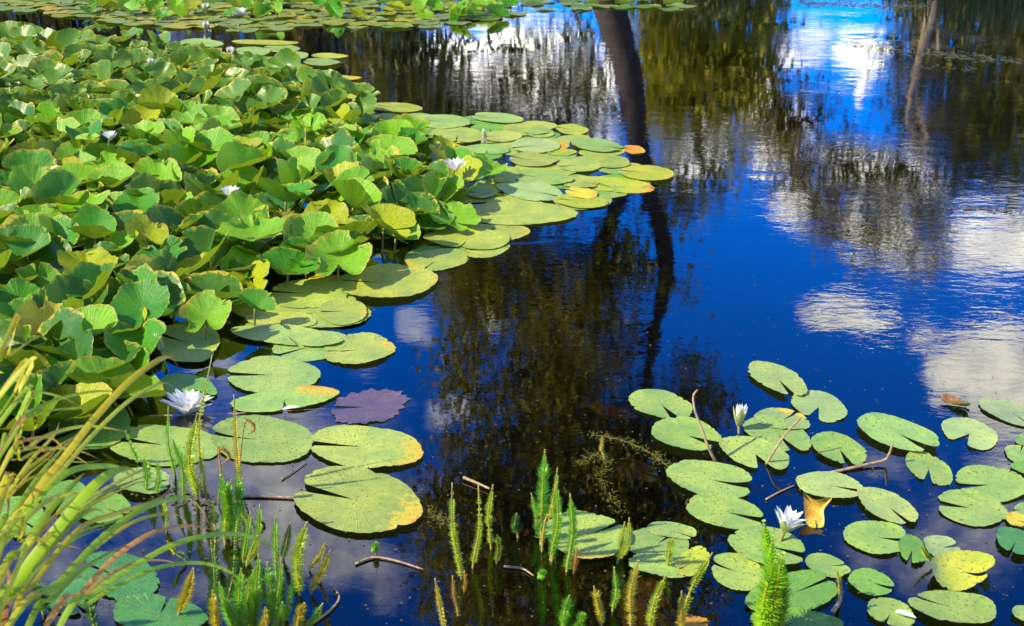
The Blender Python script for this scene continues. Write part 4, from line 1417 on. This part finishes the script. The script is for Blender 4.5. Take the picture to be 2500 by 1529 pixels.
vstem(9, [(255, 350), (200, 240), (150, 100), (105, -20), (95, -120), (125, -165)], .0042, 'pinkish hooked stem rising past the pale pads at upper right')
vstem(9, [(610, 362), (690, 230), (770, 120), (860, 30)], .0038, 'slanting pinkish stem with a green tip')


def fstem(reg, pts, rad, label, z=.004, **k):
    P = [onwater(*nat(reg, *q), z) for q in pts]
    stem(P, rad, label, **k)


P = [onwater(*nat(9, 1060, 425), .004), onwater(*nat(9, 1250, 380), .006), onwater(*nat(9, 1440, 335), .012)]
P.append(at(*nat(9, 1480, 290), P[-1].y + .0))
P.append(at(*nat(9, 1505, 212), P[-1].y + .0))
stem(P, .0048, 'bent pale twig floating between pads with its end raised', name='floating_twig')
fstem(7, [(1710, 585), (1950, 592), (2230, 607)], .004, 'straight pale stem leading to the largest freckled pad')
fstem(8, [(110, 1065), (240, 1020), (400, 1045), (590, 1105)], .0032, 'thin curved stem floating by a tiny green sprig')
fstem(8, [(875, 455), (960, 490), (1060, 535)], .0045, 'short pale stem joining two upright shoots', z=.008)
fstem(9, [(1660, 870), (1800, 790), (1930, 700)], .0035, 'pale submerged stem of the left notched pad', z=-.004)
fstem(9, [(610, 610), (700, 560), (810, 510)], .003, 'thin brown stem in the dark gap between pads', z=.003)
fstem(8, [(1160, 1085), (1290, 1100), (1370, 1150)], .003, 'thin stem with a green leaf tip in the dark water')
fstem(7, [(2190, 1500), (2330, 1400), (2400, 1310), (2360, 1230)], .0035, 'curved pale stem in the muddy water at the bottom')
fstem(9, [(1080, 1405), (1120, 1350), (1132, 1280), (1125, 1180)], .005, 'yellow rotting stem lying along a dark pad', z=.02)
fstem(7, [(1990, 465), (2090, 400), (2170, 340)], .0022, 'thin brown twig beside the freckled pads')
fstem(4, [(1060, 1500), (1700, 1480), (2434, 1440)], .005, 'long brown submerged stem behind the white flower', z=-.003)

# ------------------------------------------------------------------ sedge tuft at the lower left
SEDGE = [
    ([(-60, 1600), (150, 1150), (420, 800), (640, 540), (790, 420), (900, 390), (980, 430)], .017, 'g'),
    ([(-150, 1150), (60, 860), (300, 560), (500, 410), (680, 375), (850, 390), (940, 470), (970, 575)], .011, 'g'),
    ([(-60, 1150), (200, 640), (480, 280), (700, 0), (930, -240), (1130, -380), (1210, -395), (1260, -330)], .0105, 'o'),
    ([(60, 1560), (260, 1180), (560, 820), (850, 700), (1090, 620), (1250, 515)], .008, 'o'),
    ([(0, 1600), (420, 1200), (700, 900), (1000, 680), (1250, 600), (1380, 630), (1490, 800)], .010, 'g'),
    ([(300, 1560), (560, 1290), (800, 1030), (1050, 860), (1250, 803), (1400, 800), (1510, 826)], .008, 'or'),
    ([(380, 1600), (660, 1280), (950, 1080), (1250, 920), (1550, 855), (1750, 868), (1900, 930), (1970, 1000), (1945, 1080)], .009, 'g'),
    ([(-60, 935), (150, 900), (280, 885), (420, 920), (580, 960)], .008, 'y'),
    ([(-60, 560), (200, 250), (380, 140), (600, 92), (780, 108), (900, 135)], .006, 'y'),
    ([(-40, 340), (120, 220), (230, 178), (370, 180), (470, 270), (590, 340), (680, 422)], .005, 'or'),
    ([(-40, 120), (130, 155), (280, 250), (380, 340), (410, 435)], .005, 'b'),
    ([(-40, 800), (150, 450), (300, 320), (420, 230), (560, 145)], .006, 'o'),
    ([(-60, 400), (100, 290), (260, 245), (480, 250), (750, 240), (850, 190)], .005, 'g'),
    ([(100, 1150), (300, 900), (470, 720), (700, 560), (1000, 405), (1110, 400)], .007, 'y'),
    ([(-60, -50), (130, -135), (250, -152), (400, -125), (500, -85), (575, -40)], .006, 'y'),
    ([(-60, 150), (150, 32), (300, -55), (500, -125), (700, -155), (850, -152)], .006, 'g'),
    ([(-40, -330), (60, -400), (150, -465), (300, -565)], .005, 'o'),
    ([(-30, 60), (150, -75), (340, -182)], .003, 'g'),
    ([(-40, 500), (60, 200), (170, 0), (270, -200)], .004, 'g'),
    ([(20, 1600), (60, 1330), (65, 1150), (35, 1060)], .008, 'b'),
    ([(-60, 1350), (180, 950), (340, 700), (520, 500), (600, 420)], .012, 'g'),
    ([(-60, 1480), (120, 1250), (330, 960), (560, 720), (760, 560), (1040, 440)], .009, 'g'),
    ([(160, 1620), (380, 1300), (620, 1080), (900, 920)], .010, 'g'),
    ([(-60, 1050), (100, 720), (250, 480), (400, 300), (560, 130)], .008, 'g'),
    ([(-60, 700), (40, 560), (60, 640), (50, 760)], .005, 'b'),
    ([(-60, 1000), (180, 870), (360, 740)], .004, 'b'),
    ([(-80, 720), (60, 560), (220, 330), (380, 160), (420, 60)], .006, 'y'),
]
SCOL = {'g': (.34, .55, .02), 'y': (.66, .66, .05), 'o': (.62, .52, .02), 'or': (.72, .34, .07), 'b': (.42, .18, .06)}
MSEDGE_C = {}
for k, c in SCOL.items():
    m, nt2 = newmat('sedge_' + {'g': 'green', 'y': 'yellow', 'o': 'ochre', 'or': 'orange', 'b': 'brown'}[k])
    tcx = N(nt2, 'ShaderNodeTexCoord')
    spx = N(nt2, 'ShaderNodeSeparateXYZ')
    nt2.links.new(tcx.outputs['UV'], spx.inputs[0])
    nz = NOISE(nt2, tcx.outputs['Object'], 14, 4, .6)
    tipn = RAMP(nt2, M(nt2, 'ADD', spx.outputs[1], M(nt2, 'MULTIPLY', nz, .25)), .86, 1.12)
    rib = M(nt2, 'ABSOLUTE', M(nt2, 'SINE', M(nt2, 'MULTIPLY', spx.outputs[0], 40)))
    base = MIX(nt2, nz, tuple(x * .65 for x in c), tuple(min(.9, x * 1.35) for x in c))
    base = MIX(nt2, .25, base, MIX(nt2, rib, (.6, .6, .6), (1.2, 1.2, 1.2)), 'MULTIPLY')
    base = MIX(nt2, M(nt2, 'GREATER_THAN', M(nt2, 'ABSOLUTE', M(nt2, 'SUBTRACT', spx.outputs[0], .5)), .43), base, tuple(min(.9, a * .4 + b) for a, b in zip(c, (.30, .18, .02))))
    base = MIX(nt2, tipn, base, (.42, .17, .05))
    pp = N(nt2, 'ShaderNodeBsdfPrincipled')
    nt2.links.new(base, pp.inputs['Base Color'])
    pp.inputs['Roughness'].default_value = .4
    tt = N(nt2, 'ShaderNodeBsdfTranslucent')
    nt2.links.new(base, tt.inputs['Color'])
    ms = N(nt2, 'ShaderNodeMixShader')
    ms.inputs[0].default_value = .35
    nt2.links.new(pp.outputs[0], ms.inputs[1])
    nt2.links.new(tt.outputs[0], ms.inputs[2])
    out(nt2, ms.outputs[0])
    MSEDGE_C[k] = m
sroot = root('sedge_tuft', (-.78, 1.05, .12), 'tuft of long arching sedge leaves with orange tips at the lower left', 'grass tuft')
s0 = Vector(sroot.location)
sr = random.Random(3)
for (pts, w, cc_) in list(SEDGE):
    if len(pts) > 4 and cc_ != 'b':
        dx, dy, f = sr.uniform(-60, 130), sr.uniform(0, 150), sr.uniform(.72, .95)
        SEDGE.append(([(pts[0][0] + (x - pts[0][0]) * f + dx * (i / len(pts)), pts[0][1] + (y - pts[0][1]) * f + dy * (i / len(pts))) for i, (x, y) in enumerate(pts)], w * sr.uniform(.5, .8), sr.choice(['g', 'y', 'o', cc_])))
for k, (pts, w, cc_) in enumerate(SEDGE):
    n = len(pts)
    ys0, ys1 = 1.28 + rnd.uniform(-.05, .05), 1.66 + rnd.uniform(-.08, .12)
    P = [at(*nat(7, *q), ys0 + (ys1 - ys0) * (i / (n - 1))) for i, q in enumerate(pts)]
    q0, q1 = nat(7, *pts[0]), nat(7, *pts[1])
    sl = max(-1.6, min(.35, (q0[0] - q1[0]) / max(40, q0[1] - q1[1])))
    fy = 1.08 + rnd.uniform(-.06, .06)
    fx = q0[0] + sl * (2395 - q0[1]) * .45
    foot = Vector(((fx - 1250) / FPX * (fy * .924 + 1.44 * .383), fy, .06))
    P = [foot] + P
    S = 40
    sp = spline(P, S)
    vs, uv = [], []
    for i, p in enumerate(sp):
        t = (sp[min(i + 1, S - 1)] - sp[max(i - 1, 0)]).normalized()
        vw = (p - Vector((0.1, 0.2, 2.2))).normalized()
        sdv = t.cross(vw).normalized()
        nrm = sdv.cross(t).normalized()
        f = i / (S - 1)
        ww = w * .50 * (1.0 if f < .5 else max(.04, math.cos((f - .5) * math.pi) ** .7))
        tw = .15 * math.sin(f * 3 + k)
        sv = sdv * math.cos(tw) + nrm * math.sin(tw)
        vs += [p - sv * ww - s0, p + nrm * ww * -.2 - s0, p + sv * ww - s0]
        uv += [(0, f), (.5, f), (1, f)]
    fs = [(i * 3 + j, i * 3 + j + 1, i * 3 + j + 4, i * 3 + j + 3) for i in range(S - 1) for j in (0, 1)]
    link('leaf', mesh_of('leaf', vs, fs, MSEDGE_C[cc_], uv), sroot)

# ------------------------------------------------------------------ floating specks and sunken weed (nobody could count these)
g = Geo()
rs = random.Random(9)


def fleck(px, py, s, z=.003):
    p = onwater(px, py, z)
    a = rs.uniform(0, 6.28)
    vs = [p + Vector((math.cos(a + k * 1.257) * s * rs.uniform(.6, 1.2), math.sin(a + k * 1.257) * s * rs.uniform(.6, 1.2), rs.uniform(0, .0015))) for k in range(5)]
    g.add(vs, [(0, 1, 2, 3, 4)])


def streak(x0, y0, x1, y1, n, wy, s):
    for _ in range(n):
        t = rs.random()
        fleck(x0 + (x1 - x0) * t + rs.gauss(0, 6), y0 + (y1 - y0) * t + rs.gauss(0, wy), rs.uniform(.4, 1) * s)


streak(2080, 112, 2500, 152, 260, 5, .022)
streak(1950, 8, 2260, 16, 260, 4, .03)
streak(2200, 160, 2380, 168, 60, 4, .015)
streak(2300, 505, 2500, 515, 60, 3, .012)
streak(300, 1190, 500, 1220, 90, 12, .006)
streak(480, 1180, 520, 1240, 90, 14, .006)
for _ in range(420):
    fleck(rs.uniform(200, 2500), rs.uniform(1000, 1529), rs.uniform(.0015, .004))
for _ in range(260):
    fleck(rs.uniform(1000, 2500), rs.uniform(500, 1000), rs.uniform(.0015, .004))
o = link('floating_scum', g.mesh('floating_scum', MNEEDLE, False))
o.color = (.13, .13, .07, 1)
tag(o, 'specks and thin lines of debris floating on the pond', 'debris', kind='stuff')

g = Geo()


def weed(pts, n, L, z0):
    P = spline([onwater(*nat(*q), z0) for q in pts], 30)
    g.tube([p - Vector((0, 0, .006)) for p in P], [.0012] * 30, 5)
    for _ in range(n):
        p = P[rs.randrange(30)] + Vector((rs.gauss(0, .012), rs.gauss(0, .012), rs.uniform(-.02, .0)))
        a = rs.uniform(0, 6.28)
        d = Vector((math.cos(a), math.sin(a), rs.uniform(-.3, .3))) * L * rs.uniform(.5, 1.2)
        w = Vector((-d.y, d.x, 0)).normalized() * .0012
        g.add([p - w, p + w, p + d], [(0, 1, 2)])


weed([(8, 1790, 140), (8, 2000, 180), (8, 2200, 270), (8, 2340, 380)], 600, .018, .006)
weed([(8, 1920, 330), (8, 1850, 450), (8, 1900, 580), (8, 2000, 680)], 400, .016, .005)
weed([(8, 1700, 350), (8, 1800, 290), (8, 1900, 330)], 350, .018, .005)
weed([(8, 1500, 480), (8, 1750, 560), (8, 2050, 640)], 400, .02, -.01)
weed([(8, 900, 560), (8, 1100, 560), (8, 1380, 580)], 260, .018, -.006)
weed([(8, 600, 660), (8, 700, 740), (8, 780, 760)], 300, .016, .005)
weed([(8, 1950, 1250), (8, 2150, 1300), (8, 2300, 1230)], 400, .02, -.002)
weed([(7, 1050, 610), (7, 1250, 640), (7, 1450, 600)], 500, .014, .001)
weed([(9, 100, 1330), (9, 250, 1360), (9, 430, 1400)], 160, .02, -.01)
weed([(9, 840, 430), (9, 830, 560), (9, 800, 700)], 160, .02, -.004)
weed([(8, 560, 900), (8, 640, 1200), (8, 580, 1480)], 500, .03, -.02)
weed([(8, 700, 1000), (8, 900, 1300), (8, 1100, 1500)], 500, .03, -.02)
weed([(8, 1300, 1250), (8, 1500, 1300), (8, 1800, 1200)], 400, .03, -.03)
o = link('submerged_weed', g.mesh('submerged_weed', MNEEDLE))
o.color = (.22, .21, .025, 1)
tag(o, 'feathery olive water weed drifting just under the surface', 'water weed', kind='stuff')
